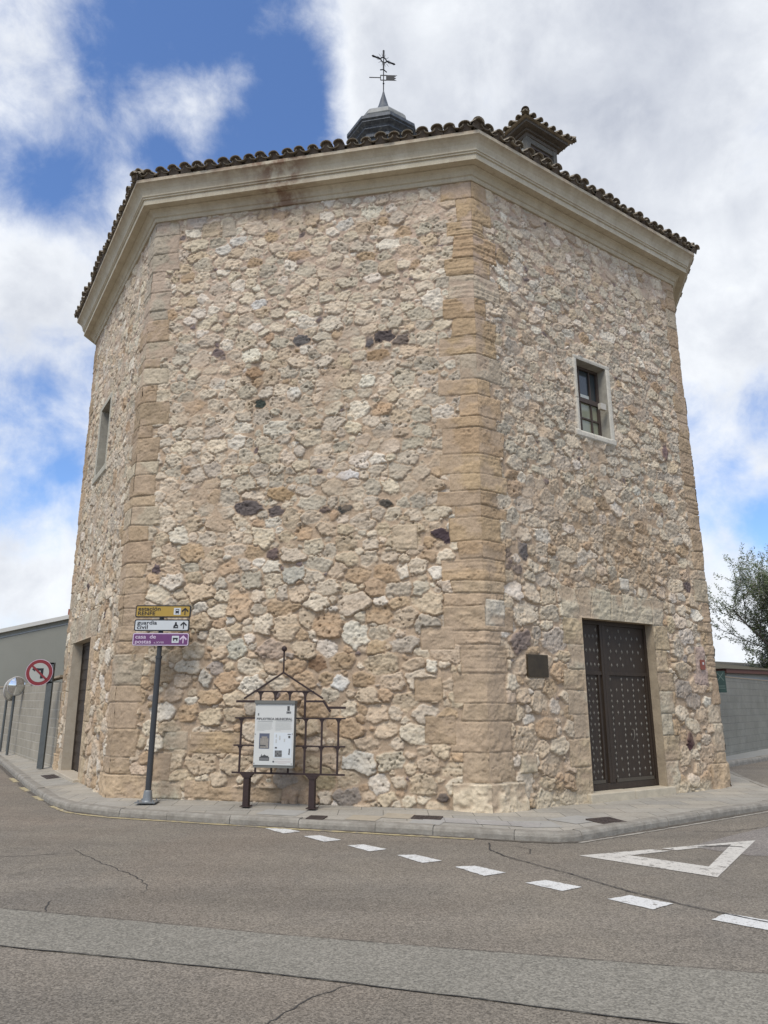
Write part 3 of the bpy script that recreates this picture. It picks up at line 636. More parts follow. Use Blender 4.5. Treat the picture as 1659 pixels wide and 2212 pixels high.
# broken mouldings over the stain
mb = MB(); rs = random.Random(5)
# roof tiles
PITCHR = R(24); ZE = 11.13; DE = .50; APEX_D = -6.0
mb = MB(); rs = random.Random(11); mouths = []
for i in range(8):
    a0, b0 = cpt(i, DE, ZE), cpt(i + 1, DE, ZE); L = (b0 - a0).length; X = (b0 - a0).normalized(); Nn = Vector((-X.y, X.x, 0)) * -1
    Nn = Vector((X.y, -X.x, 0)); inn = -Nn; n = int(round(L / .245)); w = L / n
    up_ = (inn * math.cos(PITCHR) + Vector((0, 0, 1)) * math.sin(PITCHR)); nrm = (Nn * math.sin(PITCHR) + Vector((0, 0, 1)) * math.cos(PITCHR))
    run = 6.1 / math.cos(PITCHR)
    half = math.tan(math.pi / 8)
    for k in range(n + 1):
        s0 = k * w
        for kind in (0, 1):                      # 0 cover (convex), 1 channel (concave)
            sc_ = s0 if kind == 0 else s0 + w / 2
            if sc_ > L + .01: continue
            lim = min(sc_, L - sc_) / half / math.cos(PITCHR) + .15; lim = min(lim, run)
            if lim < .25: lim = .25
            j0 = rs.uniform(-.05, .03); js = rs.uniform(-.018, .018); jz = rs.uniform(-.012, .016); rad = (.102 if kind == 0 else .095) + rs.uniform(-.008, .01); tilt = rs.uniform(-.03, .03)
            st_ = [0]; 
            while st_[-1] < min(lim, 1.2): st_.append(min(st_[-1] + .36, lim))
            if lim > 1.2: st_.append(lim)
            for q in range(len(st_) - 1):
                y0, y1 = st_[q] + (j0 if q == 0 else 0) , st_[q + 1] + .04; ring = []
                for y, rr, lift in ((y0, rad, .020), (y1, rad * .82, .0)):
                    for th_, off in ((1, 0), (0, -.014)):
                        pts = []
                        for g in range(9):
                            an = math.pi * g / 8
                            if kind == 0: px, pz = math.cos(an) * (rr + off), math.sin(an) * (rr + off) * .72
                            else: px, pz = math.cos(an) * (rr + off), -math.sin(an) * (rr + off) * .55 + .012
                            pts.append(a0 + X * (sc_ + px + js + tilt * y) + up_ * y + nrm * (pz + .040 + jz + lift + (0 if kind == 0 else -.01)))
                        ring.append(pts)
                if q == 0 and kind == 0:
                    mouths.append([a0 + X * (sc_ + js + math.cos(math.pi * g / 8) * (rad - .012)) + up_ * (y0 + .055) + nrm * (math.sin(math.pi * g / 8) * (rad - .012) * .72 + .040 + jz + .02) for g in range(9)] + [a0 + X * (sc_ + js - rad) + up_ * (y0 + .055) - nrm * .03, a0 + X * (sc_ + js + rad) + up_ * (y0 + .055) - nrm * .03])
                A_, B_, C_, D_ = ring          # outer front, inner front, outer back, inner back
                b = len(mb.v); mb.v += [tuple(p) for p in A_ + B_ + C_ + D_]
                for g in range(8):
                    mb.f += [(b + g, b + g + 1, b + 18 + g + 1, b + 18 + g), (b + 9 + g, b + 27 + g, b + 27 + g + 1, b + 9 + g + 1), (b + g, b + 9 + g, b + 9 + g + 1, b + g + 1)]; mb.m += [0] * 3
    bed = MB()
    a1, b1 = cpt(i, DE - .10, 0), cpt(i + 1, DE - .10, 0)
tiles = mb.build('roof', [M['tile']], ch, smooth=False)
bd = MB()
for mo in mouths: bd.add(mo, [tuple(range(11))])
for i in range(8):
    q = [cpt(i, DE - .035, 11.085), cpt(i + 1, DE - .045, 11.085), cpt(i + 1, DE - .12, 11.20), cpt(i, DE - .12, 11.20), cpt(i + 1, -6.1, 11.20 + 5.98 * math.tan(PITCHR)), cpt(i, -6.1, 11.20 + 5.98 * math.tan(PITCHR))]
    bd.add(q, [(0, 1, 2, 3), (3, 2, 4, 5)])
M['bed'] = mat('tile_bed_mortar', (.17, .135, .105), .95, noise=(9, .5), bump=(20, .8, .02))
o_bed = bd.build('roof_bed', M['bed'], tiles)
# hip tiles
rs = random.Random(2)
for i in range(8):
    hp = MB(); a = cpt(i, DE - .03, ZE + .075); b = cpt(i, -6.1, ZE + .06 + 6.6 * math.tan(PITCHR)); d = (b - a); L = d.length; d.normalize(); sd_ = d.cross(Vector((0, 0, 1))).normalized(); un = sd_.cross(d)
    y = 0
    while y < min(L, 2.4):
        y1 = min(y + .36, L) + .05; ring = []
        for yy, rr, lf in ((y, .115, .02), (y1, .09, 0)):
            ring.append([a + d * yy + sd_ * math.cos(math.pi * g / 8) * rr + un * (math.sin(math.pi * g / 8) * rr + lf) for g in range(9)])
            ring.append([a + d * yy + sd_ * math.cos(math.pi * g / 8) * (rr - .015) + un * (math.sin(math.pi * g / 8) * (rr - .015) + lf) for g in range(9)])
        bb = len(hp.v)
        for r_ in ring: hp.v += [tuple(p) for p in r_]
        for g in range(8): hp.f += [(bb + g, bb + g + 1, bb + 18 + g + 1, bb + 18 + g), (bb + g, bb + 9 + g, bb + 10 + g, bb + g + 1), (bb + 9 + g, bb + 27 + g, bb + 28 + g, bb + 10 + g)]; hp.m += [0] * 3
        y += .36
    hp.build('hip_tiles', M['tile'], tiles)

# roof lantern
LX, LY = -.05, 18.14
lan = MB()
phl = math.pi / 8 + math.atan2(fn[1][1], fn[1][0])
def oct_(r, z, n=8): return [Vector((LX + r / math.cos(math.pi / 8) * math.cos(phl + 2 * math.pi * i / n), LY + r / math.cos(math.pi / 8) * math.sin(phl + 2 * math.pi * i / n), z)) for i in range(n)]
lprof = [(r * .924, z) for r, z in ((.78, 13.3), (.78, 17.30), (.85, 17.31), (.85, 17.40), (.80, 17.41), (.83, 17.46), (.94, 17.52), (.94, 17.56), (.90, 17.57), (.95, 17.62), (1.06, 17.68), (1.06, 17.71), (1.03, 17.72), (1.10, 17.76), (1.10, 17.86), (1.05, 17.88), (.90, 17.90), (.86, 17.96), (.5, 17.98))]
lan.loft([oct_(r, z) for r, z in lprof])
lano = lan.build('roof_lantern', M['lead'], ch)
cp = MB(); cp.loft([oct_(r, z) for r, z in ((.70, 17.95), (.72, 17.97), (.76, 18.02), (.76, 18.09), (.73, 18.11), (.73, 18.14), (.75, 18.18), (.73, 18.30), (.66, 18.41), (.52, 18.50), (.38, 18.54), (.28, 18.56), (.02, 18.57))]); cp.build('cap', mat('pale_zinc', (.29, .295, .28), .6, noise=(5, .5), bump=(20, .3, .006)), lano)
sp_ = MB(); sp_.loft([[Vector((LX + r * math.cos(2 * math.pi * i / 16), LY + r * math.sin(2 * math.pi * i / 16), z)) for i in range(16)] for r, z in ((.38, 18.50), (.37, 18.60), (.32, 18.70), (.26, 18.80), (.20, 18.92), (.155, 19.06), (.10, 19.28), (.055, 19.45), (.02, 19.62), (.012, 19.66))])
sp_.build('spire', M['lead'], lano, smooth=True)
cr = MB(); T = Vector((LX, LY, 0)); ax = Vector((.90, .41, 0)).normalized()
cr.tube([T + Vector((0, 0, 19.6)), T + Vector((0, 0, 21.12))], .016, 8)
cr.tube([T + Vector((0, 0, 19.86)), T + Vector((0, 0, 19.91)), T + Vector((0, 0, 19.96))], [.01, .032, .01], 8)
zc = 20.80
for sg in (-1, 1):
    cr.tube([T + ax * sg * .08 + Vector((0, 0, zc)), T + ax * sg * .33 + Vector((0, 0, zc))], [.02, .026], 8); cr.tube([T + ax * sg * .30 + Vector((0, 0, zc)), T + ax * sg * .35 + Vector((0, 0, zc)), T + ax * sg * .40 + Vector((0, 0, zc))], [.01, .035, .01], 8)
    cr.tube([T + ax * sg * .11 + Vector((0, 0, zc - .42)), T + Vector((0, 0, zc - .36))], .018, 6)
cr.tube([T + Vector((0, 0, zc + .09)), T + Vector((0, 0, zc + .36))], [.026, .03], 8); cr.tube([T + Vector((0, 0, zc - .09)), T + Vector((0, 0, zc - .38))], [.028, .022], 8)
ringp = [T + ax * math.cos(2 * math.pi * g / 16) * .095 + Vector((0, 0, zc + math.sin(2 * math.pi * g / 16) * .095)) for g in range(17)]; cr.tube(ringp, .02, 6, cap=False)
for g in range(12):
    an = 2 * math.pi * (g + .5) / 12
    if g % 3 != 1 or True: cr.tube([T + ax * math.cos(an) * .14 + Vector((0, 0, zc + math.sin(an) * .14)), T + ax * math.cos(an) * .24 + Vector((0, 0, zc + math.sin(an) * .24))], [.007, .004], 5)
cr.build('iron_cross', M['iron'], lano)
wv = MB(); vx = Vector((1, .03, 0)).normalized(); o_ = T + Vector((0, 0, 20.13)); vn = Vector((.03, -1, 0)).normalized()
wv.bar(o_ + vx * -.44, o_ + vx * -.09, .011, .008, vn)
for a, b in (((-.09, -.09), (-.09, .09)), ((-.09, .09), (.09, .09)), ((-.09, -.09), (.09, -.09)), ((.09, -.09), (.09, .09))):
    wv.bar(o_ + vx * a[0] + Vector((0, 0, a[1])), o_ + vx * b[0] + Vector((0, 0, b[1])), .013, .008, vn)
wv.prism([(.09, -.10), (.40, -.10), (.31, -.06), (.39, -.02), (.31, .02), (.39, .055), (.30, .07), (.42, .10), (.09, .10)], o_, vx, (0, 0, 1), vn, -.006, .006)
wv.build('weathervane', M['iron'], lano)

# dormer turret on the roof above the right-hand face
d2 = fdir(2); n2 = fnor(2); B2 = Vector((top[2][0], top[2][1], 0))
def bc(s, back, z): return B2 + d2 * s - n2 * back + Vector((0, 0, z))
dm = MB(); DS0, DS1, DB0, DB1 = 3.10, 3.96, 1.5, 2.3
# corner posts and side walls (white-washed boarding) round a dark inside
for sx in (DS0, DS1):
    for bx in (DB0, DB1): dm.box(bc(sx, bx, 13.0), d2 * .06, n2 * .06, (0, 0, 1.06))
dm.box(bc((DS0 + DS1) / 2, DB0, 13.99), d2 * .43, n2 * .05, (0, 0, .07)); dm.box(bc((DS0 + DS1) / 2, DB0 - .02, 12.5), d2 * .43, n2 * .05, (0, 0, .5))
dmo = dm.build('dormer', mat('grey_timber', (.17, .16, .135), .85, noise=(12, .4), bump=(30, .5, .004)), ch)
sw = MB(); 
for sx in (DS0, DS1): sw.box(bc(sx, (DB0 + DB1) / 2, 13.0), d2 * .03, n2 * .38, (0, 0, 1.05))
sw.box(bc((DS0 + DS1) / 2, DB1 + .02, 13.0), d2 * .40, n2 * .03, (0, 0, 1.05))
sw.build('side_panel', mat('pale_boarding', (.46, .45, .39), .85, noise=(10, .2)), dmo)
wf = MB()
for a, b in (((DS0 + .10, 13.0), (DS0 + .10, 13.92)), ((DS1 - .10, 13.0), (DS1 - .10, 13.92)), ((DS0 + .10, 13.88), (DS1 - .10, 13.88)), ((DS0 + .10, 13.02), (DS1 - .10, 13.02))):
    wf.bar(bc(a[0], DB0 + .01, a[1]), bc(b[0], DB0 + .01, b[1]), .03, .025, n2)
wf.build('window_frame', M['winwood'], dmo)
pn = MB(); pn.box(bc((DS0 + DS1) / 2, DB0 + .04, 13.45), d2 * .36, n2 * .004, (0, 0, .46)); pn.build('pane', M['pane_dark'], dmo)
er = MB()
e = .20; er.box(bc((DS0 + DS1) / 2, (DB0 + DB1) / 2, 14.10), d2 * (.43 + .07), n2 * (.40 + .07), (0, 0, .045)); er.box(bc((DS0 + DS1) / 2, (DB0 + DB1) / 2, 14.20), d2 * (.43 + .12), n2 * (.40 + .12), (0, 0, .05)); er.box(bc((DS0 + DS1) / 2, (DB0 + DB1) / 2, 14.26), d2 * (.43 + .25), n2 * (.40 + .25), (0, 0, .045))
er.build('eaves_corbels', mat('dark_eaves', (.13, .11, .09), .95, noise=(9, .4), bump=(20, .8, .02)), dmo)
# pyramidal tiled cap
rt_ = MB(); rs = random.Random(8); s0_, s1_, b0_, b1_ = DS0 - .34, DS1 + .34, DB0 - .32, DB1 + .32; ze = 14.33; ap = bc((DS0 + DS1) / 2, (DB0 + DB1) / 2, 14.33 + .36)
cs = [bc(s0_, b0_, ze), bc(s1_, b0_, ze), bc(s1_, b1_, ze), bc(s0_, b1_, ze)]
rt_.add([c - Vector((0, 0, .03)) for c in cs] + [ap], [(0, 1, 4), (1, 2, 4), (2, 3, 4), (3, 0, 4), (3, 2, 1, 0)])
for i in range(4):
    a, b = cs[i], cs[(i + 1) % 4]; L = (b - a).length; X = (b - a).normalized(); mid = (a + b) / 2; upv = (ap - mid); rn = upv.length; upv.normalize(); nr_ = X.cross(upv); nr_ = nr_ if nr_.z > 0 else -nr_
    n = int(round(L / .22)); w = L / n
    for k in range(n + 1):
        sc_ = k * w; lim = max(.12, rn * (1 - abs(sc_ - L / 2) / (L / 2))) ; 
        j = rs.uniform(-.03, .03); rr = .076 + rs.uniform(-.005, .006)
        rings = []
        for y, q in ((-.03 + j, rr), (lim, rr * .75)):
            rings.append([a + X * (sc_ + math.cos(math.pi * g / 8) * q) + upv * y + nr_ * (math.sin(math.pi * g / 8) * q * 1.0 - .0) for g in range(9)])
            rings.append([a + X * (sc_ + math.cos(math.pi * g / 8) * (q - .014)) + upv * y + nr_ * (math.sin(math.pi * g / 8) * (q - .014)) for g in range(9)])
        bb = len(rt_.v)
        for r_ in rings: rt_.v += [tuple(p) for p in r_]
        for g in range(8): rt_.f += [(bb + g, bb + g + 1, bb + 18 + g + 1, bb + 18 + g), (bb + g, bb + 9 + g, bb + 10 + g, bb + g + 1), (bb + 9 + g, bb + 27 + g, bb + 28 + g, bb + 10 + g)]; rt_.m += [0] * 3
        if lim > .2:
            bb = len(rt_.v); rt_.v += [tuple(p) for p in rings[1]] + [tuple(a + X * sc_ - nr_ * .02 - upv * (.02 - j))]
    # hip covers
    a_ = cs[i] - (ap - cs[i]).normalized() * .05; d = (ap - a_); L2 = d.length; d.normalize(); sd_ = d.cross(Vector((0, 0, 1))).normalized(); un = sd_.cross(d)
    for y in np.arange(0, L2, .3):
        rings = [[a_ + d * yy + sd_ * math.cos(math.pi * g / 8) * q + un * (math.sin(math.pi * g / 8) * q + .03) for g in range(9)] for yy, q in ((y, .09), (y + .34, .075))]
        rt_.loft(rings, closed=False)
rt_.build('dormer_roof', M['tile'], dmo)

# ---- openings: reveals, doors and windows
def reveal(f, o, name, material, hout=.022, extra=0):
    s0, s1, z0, z1, dep = o; mb = MB(); t = .10
    P = lambda s, z, h: wall_xy(f, s, z, h)
    q = lambda *p: mb.add(p, [tuple(range(len(p)))])
    q(P(s0, z0, hout), P(s0, z0, -dep), P(s0, z1, -dep), P(s0, z1, hout)); q(P(s1, z0, -dep), P(s1, z0, hout), P(s1, z1, hout), P(s1, z1, -dep))
    q(P(s0, z1, hout), P(s0, z1, -dep), P(s1, z1, -dep), P(s1, z1, hout)); q(P(s0, z0, -dep), P(s0, z0, hout), P(s1, z0, hout), P(s1, z0, -dep))
    return mb.build(name, material, ch)
def joints(mbx, f, s, z0, z1, zs, dep): pass
reveal(2, OPEN[2][0], 'door_reveal', mat('reveal_stone', (.41, .335, .235), .92, noise=(5, .28), bump=(30, .7, .012), col2=(.27, .215, .15)))
reveal(2, OPEN[2][1], 'window_reveal', M['ashlar_grey']); reveal(0, OPEN[0][0], 'door_reveal', M['ashlar']); reveal(0, OPEN[0][1], 'window_reveal', M['ashlar_grey'])

def Pw(f, s, z, h): return wall_xy(f, s, z, h)
def slab(mb, f, s0, s1, z0, z1, h0, h1, mi=0):
    vs = [Pw(f, s, z, h) for h in (h0, h1) for s, z in ((s0, z0), (s1, z0), (s1, z1), (s0, z1))]
    mb.add(vs, [(0, 3, 2, 1), (4, 5, 6, 7), (0, 1, 5, 4), (1, 2, 6, 5), (2, 3, 7, 6), (3, 0, 4, 7)], mi)
def stud(mb, f, s, z, h, r, mi=1):
    c = [(0, r * 1.25), (-r * .8, 0), (0, -r * 1.25), (r * .8, 0)]
    vs = [Pw(f, s + a, z + b, h) for a, b in c] + [Pw(f, s, z, h + .016)]
    mb.add(vs, [(0, 1, 4), (1, 2, 4), (2, 3, 4), (3, 0, 4)], mi)
# studded door, right-hand face
HD = -.165; s0, s1, zb_, zt = 2.12, 4.0, .225, 2.95
fr = MB(); slab(fr, 2, s0, s0 + .045, zb_, zt, HD - .03, HD + .02); slab(fr, 2, s1 - .055, s1, zb_, zt, HD - .03, HD + .02); slab(fr, 2, s0 + .045, s1 - .055, zt - .07, zt, HD - .03, HD + .02); slab(fr, 2, s0 + .045, s1 - .055, zb_, zb_ + .10, HD - .03, HD + .012)
door = fr.build('door', M['doorwood'], ch)
mid = 2.80
for (a, b, nb, nsm, hand) in ((s0 + .048, mid - .003, 6, 4, 0), (mid + .003, s1 - .058, 8, 7, 1)):
    lf = MB(); zb2 = zb_ + .104; slab(lf, 2, a, b, zb2, zt - .072, HD - .035, HD - .012)
    # stiles, rails and the wicket's raised frame
    slab(lf, 2, b - .06 if hand == 0 else a, b if hand == 0 else a + .07, zb2, zt - .072, HD - .012, HD + .022)
    slab(lf, 2, a, b, 2.04, 2.10, HD - .012, HD + .012) if True else None
    wa, wb = (a, b - .16) if hand == 0 else (a + .12, b - .05)
    slab(lf, 2, wb, wb + .035, zb2 + .05, 2.04, HD - .0125, HD + .010); 
    if hand: slab(lf, 2, wa - .035, wa, zb2 + .05, 2.04, HD - .0125, HD + .010)
    slab(lf, 2, wa, wb, zb2, zb2 + .05, HD - .0125, HD + .016, 2)
    rs = random.Random(4 + hand)
    z = zt - .15; r_ = 0
    while z > 2.14:
        if r_ % 2 == 0: ss_ = np.linspace(a + .15, b - .12, 2 + hand * 2)
        else: ss_ = np.linspace(a + .045, b - (.10 if hand == 0 else .05), nb + (0 if hand == 0 else 0))
        if hand: ss_ = ss_ + .035
        for s_ in ss_:
            if s_ < b - .02 and rs.random() > .03: stud(lf, 2, s_, z + rs.uniform(-.004, .004), HD - .010, .031)
        z -= .118; r_ += 1
    z = 1.975; r_ = 0
    while z > zb2 + .07:
        if r_ % 2: ss_ = np.linspace(wa + (.09 if not hand else .05), wb - .05, 3 if not hand else 4)
        else: ss_ = np.linspace(wa + .04, wb - .04, 5 if not hand else 7)
        for s_ in ss_:
            if rs.random() > .04: stud(lf, 2, s_ + rs.uniform(-.004, .004), z + rs.uniform(-.005, .005), HD - .010, .028)
        z -= .092; r_ += 1
    lf.build('door_leaf', [M['doorwood'], M['stud'], mat('door_rail', (.07, .058, .042), .7)], door)
hd = MB(); hd.tube([Pw(2, 3.42, 1.15, HD + .0), Pw(2, 3.42, 1.15, HD + .04), Pw(2, 3.42, 1.05, HD + .05), Pw(2, 3.42, .98, HD + .02)], .008, 6); hd.build('door_knocker', M['stud'], door)
st = MB(); slab(st, 2, 1.98, 3.04, .02, .22, -.20, .10); slab(st, 2, 3.045, 4.12, .02, .215, -.20, .095); bevel(st.build('door_step', mat('pale_step', (.56, .49, .37), .92, noise=(5, .25), bump=(30, .6, .01)), ch), .015)
# door on the left-hand face
HD0 = -.205
fr = MB(); slab(fr, 0, 1.10, 1.15, .20, 2.80, HD0 - .03, HD0 + .03); slab(fr, 0, 3.05, 3.10, .20, 2.80, HD0 - .03, HD0 + .03); slab(fr, 0, 1.15, 3.05, 2.73, 2.80, HD0 - .03, HD0 + .03)
d0 = fr.build('door', M['doorwood'], ch)
for a, b in ((1.153, 2.098), (2.102, 3.047)):
    lf = MB(); slab(lf, 0, a, b, .21, 2.725, HD0 - .03, HD0); 
    for z in np.arange(.35, 2.7, .21):
        slab(lf, 0, a + .03, b - .03, z, z + .13, HD0 - .001, HD0 + .012)
    lf.build('door_leaf', M['doorwood'], d0)
st = MB(); slab(st, 0, .95, 3.2, .02, .19, -.24, .12); bevel(st.build('door_step', M['ashlar'], ch), .012)
# window, right-hand face
def window(f, o, dep, muls, rails, light_below, seed=0):
    s0, s1, z0, z1, _ = o; w = MB(); h0 = -dep; t = .05
    slab(w, f, s0, s0 + t, z0, z1, h0 - .03, h0 + .02); slab(w, f, s1 - t, s1, z0, z1, h0 - .03, h0 + .02); slab(w, f, s0 + t, s1 - t, z1 - t, z1, h0 - .03, h0 + .02); slab(w, f, s0 + t, s1 - t, z0, z0 + t, h0 - .03, h0 + .02)
    for m in muls: slab(w, f, m - .016, m + .016, z0 + t, z1 - t, h0 - .028, h0 + .012)
    for z, hh in rails: slab(w, f, s0 + t, s1 - t, z - hh, z + hh, h0 - .029, h0 + (.026 if hh > .03 else .008))
    wo = w.build('window', M['winwood'], ch)
    zz = [z0 + t] + sorted(z for z, _ in rails) + [z1 - t]; sv = [s0 + t] + list(muls) + [s1 - t]
    for i in range(len(zz) - 1):
        for j in range(len(sv) - 1):
            p = MB(); slab(p, f, sv[j] + .01, sv[j + 1] - .01, zz[i] + .01, zz[i + 1] - .01, h0 - .022, h0 - .016); p.build('pane', M['pane_light'] if zz[i + 1] <= light_below + .01 else M['pane_dark'], wo)
    return wo
w1 = window(2, OPEN[2][1], .185, [2.72, 3.02], [(7.06, .045), (6.70, .016)], 7.06)
p = MB(); slab(p, 2, 2.74, 3.0, 7.12, 7.19, -.199, -.194); p.build('curtain_strip', M['white_strip'], w1)
window(0, OPEN[0][1], .35, [2.33], [(7.1, .03)], 7.1)
# small light box on the window jamb
lb = MB(); lb.prism(rrect(-.075, -.06, .075, .06, .008), Pw(2, 3.10, 6.93, .01), fdir(2), (0, 0, 1), fnor(2), -.03, .035)
o = lb.build('sensor_box', M['lampbox'], None, org=Pw(2, 3.10, 6.93, .01)); tag(o, 'small square cream box fixed in the jamb of the upper right window', 'sensor box')
# marks on the wall
pl = MB(); c0 = Pw(2, .80, 1.965, 0); pl.prism(rrect(0, 0, .44, .34, .004), c0, fdir(2), (0, 0, 1), fnor(2), .02, .052)
for a, b in ((.03, .03), (.41, .03), (.41, .31), (.03, .31)): pl.prism([(a + x, b + y) for x, y in ngon(8, .008)], c0, fdir(2), (0, 0, 1), fnor(2), .05, .058)
o = bevel(pl.build('wall_plaque', M['bronze'], None, org=c0), .003); tag(o, 'dark bronze rectangular plaque on the stone wall left of the studded door', 'plaque')
tl = MB(); c0 = Pw(2, 5.31, 2.19, 0); tl.prism(rrect(0, 0, .125, .18, .004), c0, fdir(2), (0, 0, 1), fnor(2), .03, .05, 0); tl.prism(rrect(.045, .09, .085, .135, .003), c0, fdir(2), (0, 0, 1), fnor(2), .05, .054, 1)
o = tl.build('number_tile', [mat('terracotta_tile', (.26, .08, .055), .7, noise=(20, .2)), M['white_wall']], None, org=c0); tag(o, 'small terracotta tile with a white mark right of the studded door', 'tile')
nT = fnor(2) ; gs0 = Vector((6.60, 14.62, 0)); gx = Vector((.92, -.05, 0)).normalized()
c0 = wall_xy(3, .10, 1.78, .0)
gn = Vector((-.25, -1, 0)).normalized(); gX = Vector((1, -.25, 0)).normalized()
gp = MB(); o_ = c0 + Vector((.03, 0, 0)) - gX * .03; gp.prism(rrect(0, 0, .17, .40, .01), o_, gX, (0, 0, 1), gn, 0, .012, 0)
for a, b in (((.03, .22), (.14, .37)), ((.14, .22), (.03, .37)), ((.02, .12), (.15, .12)), ((.02, .08), (.15, .08))):
    gp.bar(o_ + gX * a[0] + Vector((0, 0, a[1])) + gn * .013, o_ + gX * b[0] + Vector((0, 0, b[1])) + gn * .013, .006, .002, gn, 1)
o = gp.build('trail_sign', [M['s_green'], mat('sign_pale_green', (.10, .14, .12), .5)], None, org=o_); tag(o, 'small dark green marker plate at the far right corner of the chapel', 'sign')
# hook on the cornice-side corner: little iron ring on left quoin
hk = MB(); c0 = Pw(1, .29, 2.30, .03); hk.tube([c0 + Vector((0, 0, .09)), c0 + fnor(1) * .03 + Vector((-.02, 0, .05)), c0 + fnor(1) * .03 + Vector((-.03, 0, -.02)), c0 + fnor(1) * .02 + Vector((.01, 0, -.07)), c0 + Vector((.04, 0, -.08))], .008, 6)
o = hk.build('wall_hook', mat('painted_hook', (.40, .32, .21), .8), None, org=c0); tag(o, 'small curved hook on the left corner quoin beside the direction sign', 'hook')

# ------------------------------------------------------------------ ground
def flat(name, poly, z, m, kind='structure', thick=0.0, zs=None):
    mb = MB(); tr = tessellate_polygon([[Vector((p[0], p[1], 0)) for p in poly]])
    vs = [(p[0], p[1], z if zs is None else zs[i]) for i, p in enumerate(poly)]; fs = []
    for a, b, c in tr:
        cr_ = (poly[b][0] - poly[a][0]) * (poly[c][1] - poly[a][1]) - (poly[b][1] - poly[a][1]) * (poly[c][0] - poly[a][0]); fs.append((a, b, c) if cr_ > 0 else (a, c, b))
    o = mkobj(name, vs, fs, m); tag(o, kind=kind); return o
flat('ground', [(-4000, -4000), (4000, -4000), (4000, 4000), (-4000, 4000)], -.03, M['earth'])
flat('road', [(-200, -60), (200, -60), (200, 200), (-200, 200)], 0.0, M['asphalt'])
OUT = [(-30, 52), (-16.5, 30.6), (-9.98, 19.9), (-6.61, 14.34), (-5.3, 12.3), (-4.72, 11.65), (-3.9, 11.12), (-2.18, 10.5), (-.46, 9.98), (.3, 9.76), (1.08, 9.5), (1.6, 9.33), (2.02, 9.22), (2.22, 9.24), (2.42, 9.36), (3.53, 10.2), (4.9, 11.2), (6.04, 12.02), (6.7, 12.6), (7.0, 13.2), (7.12, 14.15), (7.6, 16.2), (7.95, 17.6), (8.05, 19), (7.9, 22), (5, 27)]
INN = [(-26, 44), (-15.6, 29), (-9.0, 19.6), (-6.5, 15.8), (-4.9, 13.2), (-4.4, 12.4), (-4.1, 12.2), (-2.5, 11.85), (-.7, 11.5), (.2, 11.3), (.9, 11.15), (1.3, 11.1), (1.5, 11.1), (1.65, 11.15), (1.9, 11.3), (3.1, 12.15), (4.6, 13.2), (5.7, 13.9), (6.0, 14.1), (6.1, 14.2), (6.2, 14.9), (6.5, 16.3), (6.7, 17.6), (7.1, 19.3), (6.5, 21), (3, 25)]
KH = .105
def inset(pts, d):
    out = []
    for i, p in enumerate(pts):
        a = Vector(pts[max(i - 1, 0)]); b = Vector(pts[min(i + 1, len(pts) - 1)]); t = (b - a).normalized(); out.append((p[0] - t.y * d, p[1] + t.x * d))
    return out
K2 = inset(OUT, .15)
pv = MB(); vs = []; 
INZ = [.15] * 7 + [.145, .14, .13, .12, .105, .10, .095, .09, .085, .085, .085, .09, .10] + [.12] * 6
for (a, b, c) in zip(K2, INN, INZ): vs += [(a[0], a[1], KH - .003), (b[0], b[1], c)]
pv.add(vs, [(2 * i, 2 * i + 2, 2 * i + 3, 2 * i + 1) for i in range(len(OUT) - 1)]); tag(pv.build('pavement', M['pave']), kind='structure')
# kerb: separate stones with dark joints
kb = MB(); rs = random.Random(21)
def resample(pts, st, var=0.0):
    out = [Vector(pts[0])]; 
    P_ = [Vector(p) for p in pts]; cum = [0]
    for a, b in zip(P_[:-1], P_[1:]): cum.append(cum[-1] + (b - a).length)
    x = 0; res = []
    while x < cum[-1]:
        i = max(0, np.searchsorted(cum, x, side='right') - 1); i = min(i, len(P_) - 2); t = (x - cum[i]) / (cum[i + 1] - cum[i]); res.append(P_[i].lerp(P_[i + 1], t)); x += st * (1 + (rs.uniform(-var, var) if var else 0))
    res.append(P_[-1]); return res
def kerb(pts, name, K2_=None, st=1.0, h=KH, w=.15):
    mb = MB(); fine = resample(pts, .05); i0_ = 0
    nrm_ = []
    for i, p in enumerate(fine):
        t = (fine[min(i + 2, len(fine) - 1)] - fine[max(i - 2, 0)]).normalized(); nrm_.append(Vector((-t.y, t.x)))
    while i0_ < len(fine) - 3:
        ln = max(6, int(st * rs.uniform(.8, 1.2) / .05)); i1_ = min(i0_ + ln, len(fine) - 1)
        if fine[i0_].y < 16 and len(fine) - 1 - i1_ < 4: i1_ = len(fine) - 1
        seg = [(fine[q], nrm_[q]) for q in sorted(set(list(range(i0_, i1_, 3)) + [i1_]))]; t = (seg[1][0] - seg[0][0]).normalized(); seg[0] = (seg[0][0] + t * .007, seg[0][1])
        i0_ = i1_; dz = rs.uniform(-.006, .006); dn = rs.uniform(-.004, .004)
        prof_ = [(0, -.05), (.0, h * .55), (.012, h - .018), (.035, h), (w, h + .001), (w, -.05)]
        k = len(prof_)
        bb = len(mb.v)
        for p in seg:
            mb.v += [(p[0].x + p[1].x * (q[0] + dn), p[0].y + p[1].y * (q[0] + dn), q[1] + (dz if q[1] > 0 else 0)) for q in prof_]
        for r_ in range(len(seg) - 1):
            for j in range(k): mb.f.append((bb + r_ * k + j, bb + (r_ + 1) * k + j, bb + (r_ + 1) * k + (j + 1) % k, bb + r_ * k + (j + 1) % k)); mb.m.append(0)
        mb.f += [tuple(bb + j for j in range(k))[::-1], tuple(bb + (len(seg) - 1) * k + j for j in range(k))]; mb.m += [0, 0]
    o = mb.build(name, M['kerb']); tag(o, kind='structure'); return o
kerb(OUT, 'kerb', st=.95)
bedk = MB(); vs = []
KB1 = inset(OUT, .10)
for a, b in zip(KB1, K2): vs += [(a[0], a[1], KH - .03), (b[0], b[1], KH - .03)]
